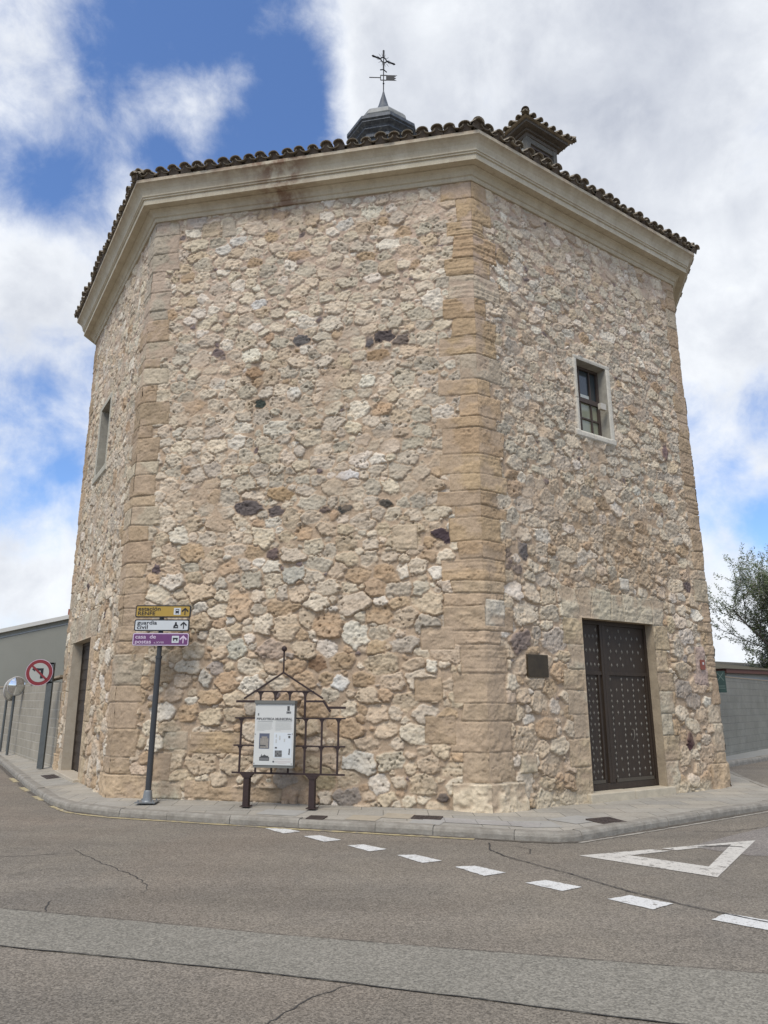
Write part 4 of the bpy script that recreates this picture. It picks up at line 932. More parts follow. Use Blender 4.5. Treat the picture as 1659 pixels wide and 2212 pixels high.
bedk.add(vs, [(2 * i, 2 * i + 2, 2 * i + 3, 2 * i + 1) for i in range(len(OUT) - 1)])
vs = [(a[0], a[1], z) for a in KB1 for z in (-.02, KH - .03)]; bedk.add(vs, [(2 * i, 2 * i + 2, 2 * i + 3, 2 * i + 1) for i in range(len(OUT) - 1)])
tag(bedk.build('kerb_bed', M['crack']), kind='structure')
# odd slabs in the pavement
def on_pave(x, y): return .104 + (y - 0) * 0
def slabpatch(poly, m, zz):
    mbx = MB(); mbx.add([(x, y, z) for (x, y), z in zip(poly, zz)], [tuple(range(len(poly)))]); tag(mbx.build('paving_slab', m), kind='structure')
tac = Vector((.955, -.297)); tan_ = Vector((.297, .955))
def pave_z(p):
    # height of the pavement strip at a point
    best = 9; zz = .12
    for i in range(len(K2) - 1):
        a, b = Vector(K2[i]), Vector(K2[i + 1]); c, d = Vector(INN[i]), Vector(INN[i + 1])
        t = max(0, min(1, (p - a).dot(b - a) / (b - a).length_squared)); q = a.lerp(b, t); r_ = c.lerp(d, t); dd = (p - q).length
        if dd < best: best = dd; u = max(0, min(1, dd / max(.01, (r_ - q).length))); zz = (KH - .003) * (1 - u) + (INZ[i] * (1 - t) + INZ[i + 1] * t) * u
    return zz
def rect_slab(c, w, h, m, ang, dz=.004):
    X = Vector((math.cos(ang), math.sin(ang))); Y = Vector((-X.y, X.x)); pts = [Vector(c) + X * a * w / 2 + Y * b * h / 2 for a, b in ((-1, -1), (1, -1), (1, 1), (-1, 1))]
    slabpatch([(p.x, p.y) for p in pts], m, [pave_z(p) + dz for p in pts])
M['slab_yel'] = mat('yellowish_slab', (.40, .345, .26), .95, noise=(7, .2), bump=(40, .4, .005)); M['slab_pale'] = mat('pale_slab', (.37, .355, .32), .95, noise=(6, .2), bump=(40, .4, .005))
rect_slab((-.25, 10.28), .42, .36, M['slab_yel'], -.3); rect_slab((.20, 10.42), .4, .36, M['slab_yel'], -.3); rect_slab((1.25, 9.98), 1.5, .34, M['tactile'], -.3); rect_slab((1.95, 9.85), .5, .5, M['slab_pale'], .1, .003); rect_slab((2.55, 10.25), .6, .5, M['slab_pale'], .6)
rect_slab((-1.4, 10.72), .6, .4, M['slab_pale'], -.3); rect_slab((.55, 9.95), .42, .3, M['slab_pale'], -.3)
# drain and meter covers
def cover(c, w, h, ang, label):
    X = Vector((math.cos(ang), math.sin(ang), 0)); Y = Vector((-X.y, X.x, 0)); z = pave_z(Vector(c[:2])) + .006; o_ = Vector((c[0], c[1], z)); mb = MB()
    tilt = Vector((0, 0, .045))
    mb.box(o_, X * w / 2, (Y + tilt) * h / 2, (0, 0, .006))
    for k in range(5):
        for j in range(3): mb.box(o_ + X * (k - 2) * w / 5.6 + Y * (j - 1) * h / 3.6 + Vector((0, 0, .008 + (j - 1) * h / 3.6 * .045)), X * w / 16, Y * h / 12, (0, 0, .002))
    fr = .018
    for sx in (-1, 1): mb.box(o_ + X * sx * (w / 2 + .01) , X * .008, (Y + tilt) * (h / 2 + .018), (0, 0, .008))
    for sx in (-1, 1): mb.box(o_ + Y * sx * (h / 2 + .01) + tilt * sx * (h / 2 + .01), X * (w / 2), Y * .008, (0, 0, .008))
    tag(mb.build('meter_cover', M['cover'], None, org=o_), label, 'cover', 'metal covers set in the pavement')
cover((-.88, 10.30), .20, .17, -.25, 'small rusty metal cover in the pavement right of the information board')
cover((.58, 10.27), .36, .17, -.25, 'dark metal cover in the pavement left of the big corner block')
cover((2.90, 10.12), .36, .30, .45, 'dark square metal cover in the pavement before the studded door')
cover((-6.65, 15.35), .75, .22, -1.0, 'long dark grating in the pavement by the left chapel door')
# road markings
dashes = [[(-1.528, 10.119), (-1.34, 10.193), (-1.052, 9.885), (-1.245, 9.75)], [(-.971, 9.562), (-.784, 9.628), (-.499, 9.325), (-.693, 9.205)], [(-.411, 8.984), (-.227, 9.042), (.044, 8.776), (-.15, 8.645)], [(.147, 8.451), (.346, 8.478), (.607, 8.177), (.4, 8.064)],
          [(.715, 7.897), (.919, 7.941), (1.186, 7.64), (.958, 7.504)], [(1.298, 7.237), (1.502, 7.345), (1.777, 7.09), (1.564, 6.941)], [(1.883, 6.686), (2.105, 6.807), (2.376, 6.547), (2.145, 6.368)], [(2.492, 6.095), (2.681, 6.27), (3.042, 5.99), (2.852, 5.79)], [(3.15, 5.5), (3.36, 5.62), (3.68, 5.36), (3.46, 5.2)]]
def ragged(poly, seed, j=.006):
    rs = random.Random(seed); out = []
    for a, b in zip(poly, poly[1:] + poly[:1]):
        n = max(2, int(math.hypot(b[0] - a[0], b[1] - a[1]) / .03))
        for k in range(n): t = k / n; out.append((a[0] + (b[0] - a[0]) * t + rs.uniform(-j, j), a[1] + (b[1] - a[1]) * t + rs.uniform(-j, j)))
    return out
for i, d in enumerate(dashes): flat('road_marking', ragged(d[::-1], i), .005, M['paint'])
tri_o = [(2.105, 8.453), (3.153, 7.473), (4.453, 9.368)]; tri_i = [(2.66, 8.47), (3.27, 7.93), (4.05, 9.12)]
tm = MB(); vs = [(x, y, .005) for x, y in tri_o + tri_i]; tm.add(vs, [(0, 1, 4, 3), (1, 2, 5, 4)]); 
# far leg of the triangle is broken by a seam
def lp(a, b, t): return (a[0] + (b[0] - a[0]) * t, a[1] + (b[1] - a[1]) * t)
for t0, t1 in ((0, .56), (.62, 1.0)):
    q = [lp(tri_i[2], tri_i[0], t0), lp(tri_o[2], tri_o[0], t0), lp(tri_o[2], tri_o[0], t1), lp(tri_i[2], tri_i[0], t1)]; tm.add([(x, y, .005) for x, y in q], [(0, 1, 2, 3)])
tag(tm.build('road_marking', M['paint_tri']), kind='structure')
def ribbon(name, pts, w, z, m, jitter=0.0, step=.05, seed=0, taper=False):
    rs = random.Random(seed); P_ = resample(pts, step); n = len(P_); mb = MB(); off = 0; vs = []
    for i, p in enumerate(P_):
        a = P_[max(i - 1, 0)]; b = P_[min(i + 1, n - 1)]; t = (b - a).normalized(); nn = Vector((-t.y, t.x)); off = off * .8 + rs.uniform(-jitter, jitter); ww = w * (rs.uniform(.55, 1.35) if jitter else 1)
        if taper: ww *= max(.15, min(1, 6 * min(i, n - 1 - i) / n))
        for sg in (-1, 1): q = p + nn * (off + sg * ww / 2); vs.append((q.x, q.y, z))
    mb.add(vs, [(2 * i, 2 * i + 2, 2 * i + 3, 2 * i + 1) for i in range(n - 1)][:]); o = mb.build(name, m); tag(o, kind='structure')
    for pl_ in o.data.polygons:
        pass
    return o
OUTL = [Vector(p) for p in OUT]
ribbon('yellow_line', [(-5.18, 12.10), (-4.70, 11.50), (-4.30, 11.22), (-3.9, 11.00), (-3.43, 10.83), (-1.39, 10.15), (.3, 9.62), (1.09, 9.38)], .075, .006, M['yellow'], .004, .06, 1)
ribbon('yellow_line', [(-6.0, 13.30), (-5.62, 12.75)], .10, .006, M['yellow'], .003, .05, 2); ribbon('yellow_line', [(-6.85, 14.6), (-6.45, 14.0)], .11, .006, M['yellow'], .003, .05, 3); ribbon('yellow_line', [(-7.9, 16.3), (-7.4, 15.5)], .11, .006, M['yellow'], .003, .05, 4)
ribbon('gutter_line', [(2.30, 9.18), (3.6, 10.1), (5.0, 11.12), (6.6, 12.3)], .05, .006, M['gutter'], .003, .06, 5)
up_l = [(-16, 10.05), (-3.04, 6.36), (-.743, 5.707), (2.342, 4.968), (14, 2.0)]; lo_l = [(-16, 9.26), (-2.57, 5.443), (-.931, 5.022), (.441, 4.60), (1.145, 4.36), (14, .8)]
up_r = [lp(up_l[i], up_l[i + 1], t / 12) for i in range(len(up_l) - 1) for t in range(12)]; lo_r = [lp(lo_l[i], lo_l[i + 1], t / 12) for i in range(len(lo_l) - 1) for t in range(12)]
flat('trench_patch', lo_l + up_l[::-1], .004, M['patch'])
ribbon('gutter_grime', [(-9.8, 19.5), (-6.5, 14.1), (-5.22, 12.22), (-4.68, 11.58), (-3.88, 11.07), (-2.18, 10.455), (-.46, 9.935), (.3, 9.715), (1.08, 9.455), (1.6, 9.285), (2.02, 9.175), (2.25, 9.195), (2.47, 9.33), (3.56, 10.16), (4.93, 11.16), (6.07, 11.98)], .075, .0055, M['grime'], .012, .05, 44)
ribbon('trench_seam', up_l, .007, .0075, M['crack'], .004, .05, 6); ribbon('trench_seam', lo_l, .009, .0075, M['crack'], .004, .05, 7)
flat('pale_patch', [(3.50, 8.98), (3.95, 8.48), (4.6, 8.42), (6.5, 9.6), (6.6, 11.2), (5.1, 10.35), (4.2, 9.6)], .003, M['patch2'])
ribbon('road_crack', [(1.243, 9.15), (1.20, 8.75), (1.299, 8.418), (1.693, 7.765), (2.171, 6.885), (2.55, 6.38), (2.88, 6.016), (3.4, 5.4)], .016, .0085, M['crack'], .006, .03, 8)
ribbon('road_crack', [(1.30, 8.9), (1.50, 8.95), (1.66, 8.80), (1.60, 8.55), (1.44, 8.42)], .010, .0082, M['crack'], .008, .03, 9, True)
ribbon('road_crack', [(-3.6, 8.9), (-2.987, 8.177), (-2.46, 7.617), (-2.119, 7.131), (-2.022, 6.764)], .011, .003, M['crack'], .014, .03, 10, True)
ribbon('road_crack', [(-2.75, 6.62), (-2.70, 6.45), (-2.62, 6.27)], .012, .003, M['crack'], .008, .03, 12, True)
ribbon('road_crack', [(-.10, 4.85), (-.356, 4.627), (-.53, 4.376), (-.75, 4.0), (-.8, 3.5)], .010, .003, M['crack'], .010, .03, 11, True)
ribbon('road_crack', [(3.55, 8.93), (3.85, 9.0), (4.1, 8.95)], .035, .0082, M['crack'], .008, .04, 15, True)
ribbon('road_crack', [(3.7, 10.0), (4.4, 9.95), (5.2, 10.4), (6.2, 10.8)], .012, .0082, M['crack'], .010, .04, 16, True)
ribbon('road_crack', [(-3.3, 8.55), (-3.9, 8.35), (-4.6, 8.3)], .008, .003, M['crack'], .010, .04, 17, True)

# ------------------------------------------------------------------ direction sign
sg = thing('direction_sign', 'dark pole carrying three stacked direction panels in ochre, white and purple', 'street sign', (-3.508, 11.506, .138))
T = Vector((-3.508, 11.506, 0))
mb = MB(); mb.tube([T + Vector((0, 0, .16)), T + Vector((0, 0, 2.24))], .044, 20); mb.tube([T + Vector((0, 0, 2.24)), T + Vector((0, 0, 2.28))], .052, 20); mb.tube([T + Vector((0, 0, 2.28)), T + Vector((0, .0, 3.0))], .038, 20); mb.build('pole', M['post_grey'], sg, smooth=False)
mb = MB(); mb.tube([T + Vector((0, 0, .15)), T + Vector((0, 0, .17)), T + Vector((0, 0, .30)), T + Vector((0, 0, .31))], [.085, .075, .058, .05], 20); mb.box(T + Vector((0, 0, .148)), (.15, 0, 0), (0, .13, 0), (0, 0, .008))
for a in (-1, 1):
    for b in (-1, 1): mb.tube([T + Vector((.11 * a, .09 * b, .155)), T + Vector((.11 * a, .09 * b, .18))], .012, 6)
mb.build('base_plate', M['galv'], sg)
def text_mesh(body, size, o, X, Y, Nn, off, width=None, bold=.0, align='LEFT', space=1.0):
    cu = bpy.data.curves.new('txt', 'FONT'); cu.body = body; cu.size = size; cu.offset = bold; cu.align_x = align; cu.space_character = space
    ob = bpy.data.objects.new('txt', cu); COL.objects.link(ob); dg = bpy.context.evaluated_depsgraph_get(); me = bpy.data.meshes.new_from_object(ob.evaluated_get(dg))
    vs = [tuple(v.co) for v in me.vertices]; fs = [tuple(p.vertices) for p in me.polygons]; bpy.data.objects.remove(ob); bpy.data.curves.remove(cu); bpy.data.meshes.remove(me)
    if not vs: return [], []
    x0 = min(v[0] for v in vs); x1 = max(v[0] for v in vs); k = (width / (x1 - x0)) if width else 1
    return [Vector(o) + Vector(X) * ((v[0] - (x0 if width else 0)) * k) + Vector(Y) * v[1] + Vector(Nn) * off for v in vs], fs
Xs, Ns, Zs = Vector((1, 0, 0)), Vector((0, -1, 0)), Vector((0, 0, 1))
def arrow(mb, o, h, off, mi, w=.5):
    k = h
    mb.prism([(-.07 * k, -.5 * k), (.07 * k, -.5 * k), (.07 * k, .20 * k), (.38 * k, -.12 * k), (.48 * k, .06 * k), (0, .52 * k), (-.48 * k, .06 * k), (-.38 * k, -.12 * k), (-.07 * k, .20 * k)], o, Xs, Zs, Ns, off, off + .002, mi)
def panel(x0, x1, z0, z1, border, face, ink, l1, l2, w1, w2, extra, picto, edge2=None):
    o = T + Vector((x0, -.062, z0)); w, h = x1 - x0, z1 - z0; mb = MB()
    mb.prism(rrect(0, 0, w, h, .030), o, Xs, Zs, Ns, -.03, .0, 0)
    mb.prism(rrect(.004, .004, w - .004, h - .004, .028), o, Xs, Zs, Ns, .0, .002, 1)
    mb.prism(rrect(.018, .018, w - .018, h - .018, .018), o, Xs, Zs, Ns, .002, .004, 2)
    p = mb.build('sign_panel', [M['post_grey'], border, face], sg)
    t = MB(); vs, fs = text_mesh(l1, .085, o + Vector((.045, 0, h * .56)), Xs, Zs, Ns, .007, w1, .0012); t.add(vs, fs); vs, fs = text_mesh(l2, .085, o + Vector((.045, 0, h * .18)), Xs, Zs, Ns, .007, w2, .0012); t.add(vs, fs)
    if extra: t2 = MB(); vs, fs = text_mesh(extra, .045, o + Vector((.045 + w2 + .045, 0, h * .18)), Xs, Zs, Ns, .007, .15, .0); t2.add(vs, fs); t2.build('small_lettering', ink, p)
    t.build('lettering', ink, p)
    a = MB(); arrow(a, o + Vector((w - .088, 0, h / 2)), h * .60, .005, 0); a.build('arrow', ink, p)
    q = MB(); cx = w - .21; q.prism(rrect(cx - .055, h / 2 - .055, cx + .055, h / 2 + .055, .006), o, Xs, Zs, Ns, .004, .006, 0)
    R4 = lambda a, b, c, d, mi=1, t0=.006: q.prism([(cx + a, h / 2 + b), (cx + c, h / 2 + b), (cx + c, h / 2 + d), (cx + a, h / 2 + d)], o, Xs, Zs, Ns, t0, t0 + .002, mi)
    if picto == 'train': R4(-.026, -.026, .026, .036); R4(-.018, .008, .018, .024, 0, .008); R4(-.022, -.042, -.012, -.026); R4(.012, -.042, .022, -.026)
    elif picto == 'guard': q.prism([(cx - .036, h / 2 - .046), (cx + .038, h / 2 - .046), (cx + .038, h / 2 - .005), (cx + .014, h / 2 + .018), (cx + .014, h / 2 + .048), (cx - .014, h / 2 + .048), (cx - .014, h / 2 + .018), (cx - .036, h / 2 - .012)], o, Xs, Zs, Ns, .006, .008, 1); R4(-.006, -.028, .026, -.018, 0, .008)
    else: R4(-.038, .0, .038, .024); R4(-.034, -.026, .034, .0); q.prism([(cx + .02 * math.cos(a_), h / 2 - .026 + .026 * math.sin(a_)) for a_ in np.linspace(0, math.pi, 8)], o, Xs, Zs, Ns, .009, .011, 0)
    q.build('pictogram', [M['s_white'], M['s_black']], p); return p
panel(-.405, .465, 2.868, 3.060, M['s_black'], M['s_yel'], M['s_black'], 'estación', 'RENFE', .35, .27, None, 'train')
panel(-.405, .457, 2.655, 2.838, M['s_black'], M['s_white'], M['s_black'], 'guardia', 'civil', .31, .17, None, 'guard')
panel(-.415, .466, 2.428, 2.628, M['s_pink'], M['s_pur'], M['s_pink'], 'casa  de', 'postas', .32, .25, 's.XVIII', 'house')

# ------------------------------------------------------------------ information board
XB = Vector((.97767, -.21016, 0)); NB = Vector((-.21016, -.97767, 0)); PB = Vector((-1.97733, 11.11608, 0)); PBz = Vector((PB.x, PB.y, .14))
bd_ = thing('information_board', 'white printed notice panel held in a brown iron frame shaped like an arcaded house', 'information board', tuple(PBz))
def bp(u, z, h=0): return PB + XB * u + Vector((0, 0, z)) + NB * h
def bbar(a, b, w=.012, t=.012, name='bar'):
    mb = MB(); mb.bar(bp(*a), bp(*b), w, t, NB); return mb
def col_(u, z0, z1, cap=.07, w=.012, fat=False):
    mb = MB(); prof_ = [(u - w, z0), (u + w, z0), (u + w, z1 - cap)]
    for k in range(5): a = R(90 * k / 4); prof_.append((u + w + (cap * .85) * (1 - math.cos(a)), z1 - cap + cap * math.sin(a)))
    for k in range(4, -1, -1): a = R(90 * k / 4); prof_.append((u - w - (cap * .85) * (1 - math.cos(a)), z1 - cap + cap * math.sin(a)))
    mb.prism(prof_, PB, XB, Zs, NB, -.008, .008); return mb
for u0 in (.009, .996):
    mb = MB(); mb.box(bp(u0, .34), XB * .042, NB * .042, (0, 0, .20)); mb.prism([(u0 - .055, .53), (u0 + .055, .53), (u0 + .06, .55), (u0 + .10, .585), (u0 - .10, .585), (u0 - .06, .55)], PB, XB, Zs, NB, -.05, .05); mb.box(bp(u0, .145), XB * .07, NB * .07, (0, 0, .006)); mb.build('post', M['rust'], bd_)
for a, b, w in (((-.233, .594), (1.466, .594), .012), ((-.227, .973), (1.467, .973), .011), ((-.225, 1.358), (1.466, 1.358), .011), ((.05, 1.738), (.98, 1.738), .011), ((-.218, 1.595), (.20, 1.595), .017), ((.862, 1.598), (1.136, 1.598), .015), ((1.205, 1.509), (1.466, 1.509), .017)):
    bbar(a, b, w, .016).build('rail', M['rust'], bd_)
bbar((.503, 2.01), (-.10, 1.636), .011, .014).build('roof_bar', M['rust'], bd_); bbar((.503, 2.01), (1.12, 1.638), .011, .014).build('roof_bar', M['rust'], bd_); bbar((1.130, 1.605), (1.236, 1.455), .015, .016).build('roof_bar', M['rust'], bd_)
mb = MB(); mb.tube([bp(.503, 2.0), bp(.502, 2.34)], .013, 10); mb.tube([bp(.502, 2.357 + .042 * math.sin(a)) for a in np.linspace(-1.57, 1.57, 9)], [max(.002, .042 * math.cos(a)) for a in np.linspace(-1.57, 1.57, 9)], 12); mb.build('finial', M['rust'], bd_)
for u in (.16, .388, .615): col_(u, 1.60, 1.738, .085).build('baluster', M['rust'], bd_)
col_(.852, 1.36, 1.738, .085, .015).build('baluster', M['rust'], bd_)
for u in (-.123, .133, .873, 1.115, 1.363): col_(u, .98, 1.358, .075, .014).build('baluster', M['rust'], bd_)
for u in (-.124, .125, .866, 1.114, 1.355): col_(u, .60, .973, .075, .014).build('baluster', M['rust'], bd_)
for u in (.37, .622): col_(u, .60, .973, .07, .014).build('baluster', M['rust'], bd_)
# panel box
mb = MB(); mb.box(bp(.437, 1.122, .075), XB * .300, NB * .045, (0, 0, .444), 0)
mb.box(bp(.437, 1.585, .085), XB * .308, NB * .06, (0, 0, .024), 0)
px = mb.build('panel_case', M['board_grey'], bd_)
mb = MB(); mb.prism(rrect(.140, .716, .735, 1.556, .004), PB, XB, Zs, NB, .121, .128); pn_ = mb.build('printed_panel', M['board_white'], px) if False else mb.build('printed_panel', M['board_white'], bd_)
pr = MB(); mats_p = [M['print_grey'], M['print_faint'], M['print_dark'], M['print_map'], M['photo_sky'], M['photo_wall'], M['print_pink'], M['galv']]
def flush(name):
    global pr
    if pr.v: pr.build(name, mats_p, pn_)
    pr = MB()
def pq(x, y, x2, y2, mi, h=.1285): # x,y in fractions of the panel, y down
    u = lambda a: .140 + a * .595; v = lambda a: 1.556 - a * .840
    pr.prism([(u(x), v(y2)), (u(x2), v(y2)), (u(x2), v(y)), (u(x), v(y))], PB, XB, Zs, NB, h - .0005, h + .0015, mi)
pq(.82, .03, .88, .11, 2); pq(.80, .12, .92, .155, 0); pq(.83, .125, .87, .15, 2, .1305); flush('logo'); pq(.065, .15, .10, .19, 0); flush('logo')
for k in range(1): pq(.07, .285, .46, .29, 0); pq(.54, .277, .95, .282, 0)
rs = random.Random(3)
for k in range(9): pq(.06, .305 + k * .016, .46 - rs.random() * .04 - (.2 if k == 8 else 0), .310 + k * .016, 1)
flush('text_column')
for k in range(9): pq(.53, .300 + k * .016, .95 - rs.random() * .04 - (.25 if k == 8 else 0), .305 + k * .016, 1)
flush('text_column')
pq(.13, .485, .39, .735, 4); pq(.155, .565, .37, .725, 5, .1305); pq(.19, .535, .335, .57, 5, .1305); pq(.15, .675, .30, .695, 2, .1325); flush('photograph')
pq(.15, .87, .40, .93, 2); pq(.18, .85, .38, .872, 2); pq(.20, .825, .215, .86, 2); pq(.27, .83, .29, .86, 2); pq(.24, .842, .32, .86, 2); pq(.165, .885, .385, .92, 0, .1305); flush('drawing'); pq(.50, .47, .96, .88, 3)
pq(.54, .76, .72, .865, 0, .1305)
for a, b in ((.55, .77), (.66, .765), (.60, .80), (.56, .83), (.64, .825), (.69, .82)): pq(a, b, a + .028, b + .028, 2, .1325)
pq(.85, .49, .93, .502, 2, .1305); pq(.87, .52, .92, .56, 2, .1305); pq(.89, .73, .92, .80, 2, .1305); pq(.88, .80, .92, .83, 0, .1305); pq(.54, .705, .59, .73, 2, .1305)
for a, b, c in ((.55, .50, .05), (.55, .58, .06), (.64, .52, .07), (.76, .57, .05)): pq(a, b, a + .028, b + c, 1, .1305)
flush('map'); pq(.50, .90, .95, .903, 6); pq(.54, .93, .95, .934, 6); pq(.54, .945, .95, .949, 6); pq(.62, .965, .85, .97, 6); pq(.49, .93, .53, .955, 2); flush('small_print')
for a, b in ((.03, .015), (.96, .015), (.02, .50), (.965, .49), (.02, .975), (.965, .975)): pq(a - .012, b - .008, a + .012, b + .008, 7, .129); flush('screw')
flush('screw'); vs, fs = text_mesh('BIBLIOTECA MUNICIPAL', .043, bp(.165, 1.335), XB, Zs, NB, .1310, .545, .0022); pr.add(vs, fs, 0)
flush('title')

# ------------------------------------------------------------------ traffic sign and mirrors on the left
ns = thing('traffic_sign', 'round red and white no left turn sign on a square grey post', 'traffic sign', (-7.53, 16.95, .14))
mb = MB(); mb.box((-7.60, 16.95, 1.29), (.062, 0, 0), (0, .04, 0), (0, 0, 1.15)); mb.build('post', M['postg'], ns)
for zz in (2.42, 2.0):
    mb = MB(); mb.box((-7.66, 16.93, zz), (.13, 0, 0), (0, .02, 0), (0, 0, .017)); mb.build('bracket', M['postg'], ns)
oS = Vector((-7.83, 16.86, 2.215)); NS2 = Vector((.12, -.99, 0)).normalized(); XS2 = Vector((.99, .12, 0)).normalized(); r0 = .295
mb = MB(); mb.prism(ngon(40, r0), oS, XS2, Zs, NS2, -.012, 0, 0); mb.prism(ngon(40, r0 - .01), oS, XS2, Zs, NS2, 0, .003, 1); dsc = mb.build('disc', [M['s_pink'], M['s_red']], ns)
mb = MB(); mb.prism(ngon(36, r0 * .72), oS, XS2, Zs, NS2, .003, .006, 0)
k = r0
mb.prism([(.10 * k, -.45 * k), (.30 * k, -.45 * k), (.30 * k, .32 * k), (-.32 * k, .32 * k), (-.32 * k, .42 * k), (-.55 * k, .24 * k), (-.32 * k, .06 * k), (-.32 * k, .15 * k), (.10 * k, .15 * k)], oS, XS2, Zs, NS2, .006, .009, 1)
a = R(-42); c_, s_ = math.cos(a), math.sin(a); mb.prism([(x * c_ - y * s_, x * s_ + y * c_) for x, y in ((-.74 * k, -.075 * k), (.74 * k, -.075 * k), (.74 * k, .075 * k), (-.74 * k, .075 * k))], oS, XS2, Zs, NS2, .009, .012, 2)
mb.build('symbol', [M['s_face'], M['s_black'], M['s_red']], dsc)
def cmirror(x, y, zc_, rx, label, face, tall=1.0, group=None):
    t = thing('convex_mirror', label, 'traffic mirror', (x, y, .14), group)
    Nm = Vector(face).normalized(); Xm = Vector((-Nm.y, Nm.x, 0)).normalized(); Ym = Xm.cross(Nm) * -1
    if Ym.z < 0: Ym = -Ym
    c = Vector((x, y, zc_)) + Nm * .12
    mb = MB(); mb.tube([Vector((x, y, .14)), Vector((x, y, zc_ + .1))], .035, 12); mb.build('post', M['postg'], t)
    mb = MB(); mb.loft([[c + Xm * (rx * r) * math.cos(q) + Ym * (rx * tall * r) * math.sin(q) + Nm * h for q in np.linspace(0, 2 * math.pi, 33)[:-1]] for r, h in ((1.0, -.03), (1.06, 0.0), (1.06, .03), (.97, .045), (.95, .03))]); mb.build('rim', M['mirror_rim'], t)
    mb = MB(); mb.loft([[c + Xm * (rx * r) * math.cos(q) + Ym * (rx * tall * r) * math.sin(q) + Nm * (.03 + .10 * (1 - r * r)) for q in np.linspace(0, 2 * math.pi, 33)[:-1]] for r in (.96, .8, .6, .4, .2, .02)]); mb.build('mirror_glass', M['mirror'], t, smooth=True)
    mb = MB(); mb.loft([[c + Xm * (rx * r) * math.cos(q) + Ym * (rx * tall * r) * math.sin(q) + Nm * h for q in np.linspace(0, 2 * math.pi, 33)[:-1]] for r, h in ((.03, -.10), (.6, -.08), (.95, -.035))]); mb.build('back_shell', M['mirror_red'], t)
    return t
cmirror(-10.40, 21.05, 2.0, .235, 'round convex traffic mirror with red back on a thin post by the block wall', (.62, -.78, -.08), 1.08)
cmirror(-11.28, 22.4, 1.92, .30, 'traffic mirror seen edge-on, cut by the left border of the photo', (.97, -.25, -.05), 1.05)

# ------------------------------------------------------------------ walls and houses on the left
def oriented(name, label, cat, a, b):
    d = Vector((b[0] - a[0], b[1] - a[1], 0)); L = d.length; o = thing(name, label, cat, (a[0], a[1], 0)); o.rotation_euler.z = math.atan2(d.y, d.x); ORG[o] = Vector((0, 0, 0)); return o, L
lw, L = oriented('block_wall', 'tan concrete block boundary wall along the left pavement', 'wall', (-7.35, 17.02), (-25, 42.5))
mb = MB(); mb.box((L / 2, -.09, 1.0), (L / 2, 0, 0), (0, .09, 0), (0, 0, 1.0)); 
mb.prism([(.3, 2.0), (5.2, 2.0), (3.9, 2.14), (.3, 2.0)][:3], (0, 0, 0), (1, 0, 0), (0, 0, 1), (0, 1, 0), -.18, -.001)
mb.build('wall', M['blockwall'], lw)
mb = MB(); mb.box((5.2 + (L - 5.2) / 2, -.09, 2.025), ((L - 5.2) / 2, 0, 0), (0, .11, 0), (0, 0, .022)); mb.box((2.1, -.09, 2.09), (1.9, 0, -.06), (0, .11, 0), (0, 0, .022)); mb.build('coping', M['coping'], lw)
gh = thing('grey_house', 'plain grey rendered building with a sloping white roof edge behind the left wall', 'house', (-14, 30, 0))
mb = MB(); poly = [(-34, 0), (-6, 0), (-6, 5.10), (-9.5, 5.60), (-34, .40 + .0)]; poly = [(-34, 0), (-4, 0), (-4, 4.4), (-9.5, 5.58), (-34, .36)]
mb.prism(poly, (0, 30, 0), (1, 0, 0), (0, 0, 1), (0, -1, 0), -9, 0); mb.build('wall', M['render_grey'], gh)
mb = MB()
mb.prism([(-34, .36), (-9.5, 5.58), (-9.5, 5.74), (-34, .52)], (0, 30, 0), (1, 0, 0), (0, 0, 1), (0, -1, 0), -9.2, .15); mb.prism([(-9.5, 5.58), (-4, 4.4), (-4, 4.56), (-9.5, 5.74)], (0, 30, 0), (1, 0, 0), (0, 0, 1), (0, -1, 0), -9.2, .15); rf = mb.build('roof', M['edge_white'], gh)
mb = MB(); mb.prism([(-34, .16), (-9.5, 5.38), (-9.5, 5.43), (-34, .21)], (0, 30, 0), (1, 0, 0), (0, 0, 1), (0, -1, 0), .001, .02); mb.build('verge_batten', M['galv'], gh)  # thin grey metal batten below the sloping roof edge
mb = MB(); mb.box((-13.22, 31.2, 5.0), (.24, 0, 0), (0, .24, 0), (0, 0, .38)); mb.tube([(-13.15, 31.2, 5.38), (-13.1, 31.2, 5.52), (-13.0, 31.2, 5.58), (-12.92, 31.2, 5.48)], .02, 6); mb.build('chimney', M['brick'], rf)

# right: far pavement, wall, house, tree
FO = [(8.7, 19.35), (10.92, 21.65), (16, 26.9), (32, 43)]; FI = [(9.0, 20.75), (12.66, 25.05), (17.5, 30.9), (31, 47)]
K3 = inset(FO, .15)
mb = MB(); vs = []
for a, b in zip(K3, FI): vs += [(a[0], a[1], .125), (b[0], b[1], .13)]
mb.add(vs, [(2 * i, 2 * i + 2, 2 * i + 3, 2 * i + 1) for i in range(3)]); tag(mb.build('far_pavement', mat('concrete_walk', (.30, .295, .27), .95, noise=(2, .2))), kind='structure'); kerb(FO, 'far_kerb', st=1.0, h=.13)
rw, L = oriented('block_wall', 'grey green concrete block wall beyond the right corner of the chapel', 'wall', (9.2, 20.9), (30, 45.9))
mb = MB(); mb.box((L / 2, .09, 1.16), (L / 2, 0, 0), (0, .09, 0), (0, 0, 1.16)); mb.build('wall', M['blockwall2'], rw)
mb = MB(); mb.box((L / 2, .09, 2.335), (L / 2, 0, 0), (0, .10, 0), (0, 0, .015)); mb.build('coping', M['coping'], rw)
hs = thing('low_house', 'low white house with mossy tiled roof and brown eaves beyond the right wall', 'house', (15, 32, 0))
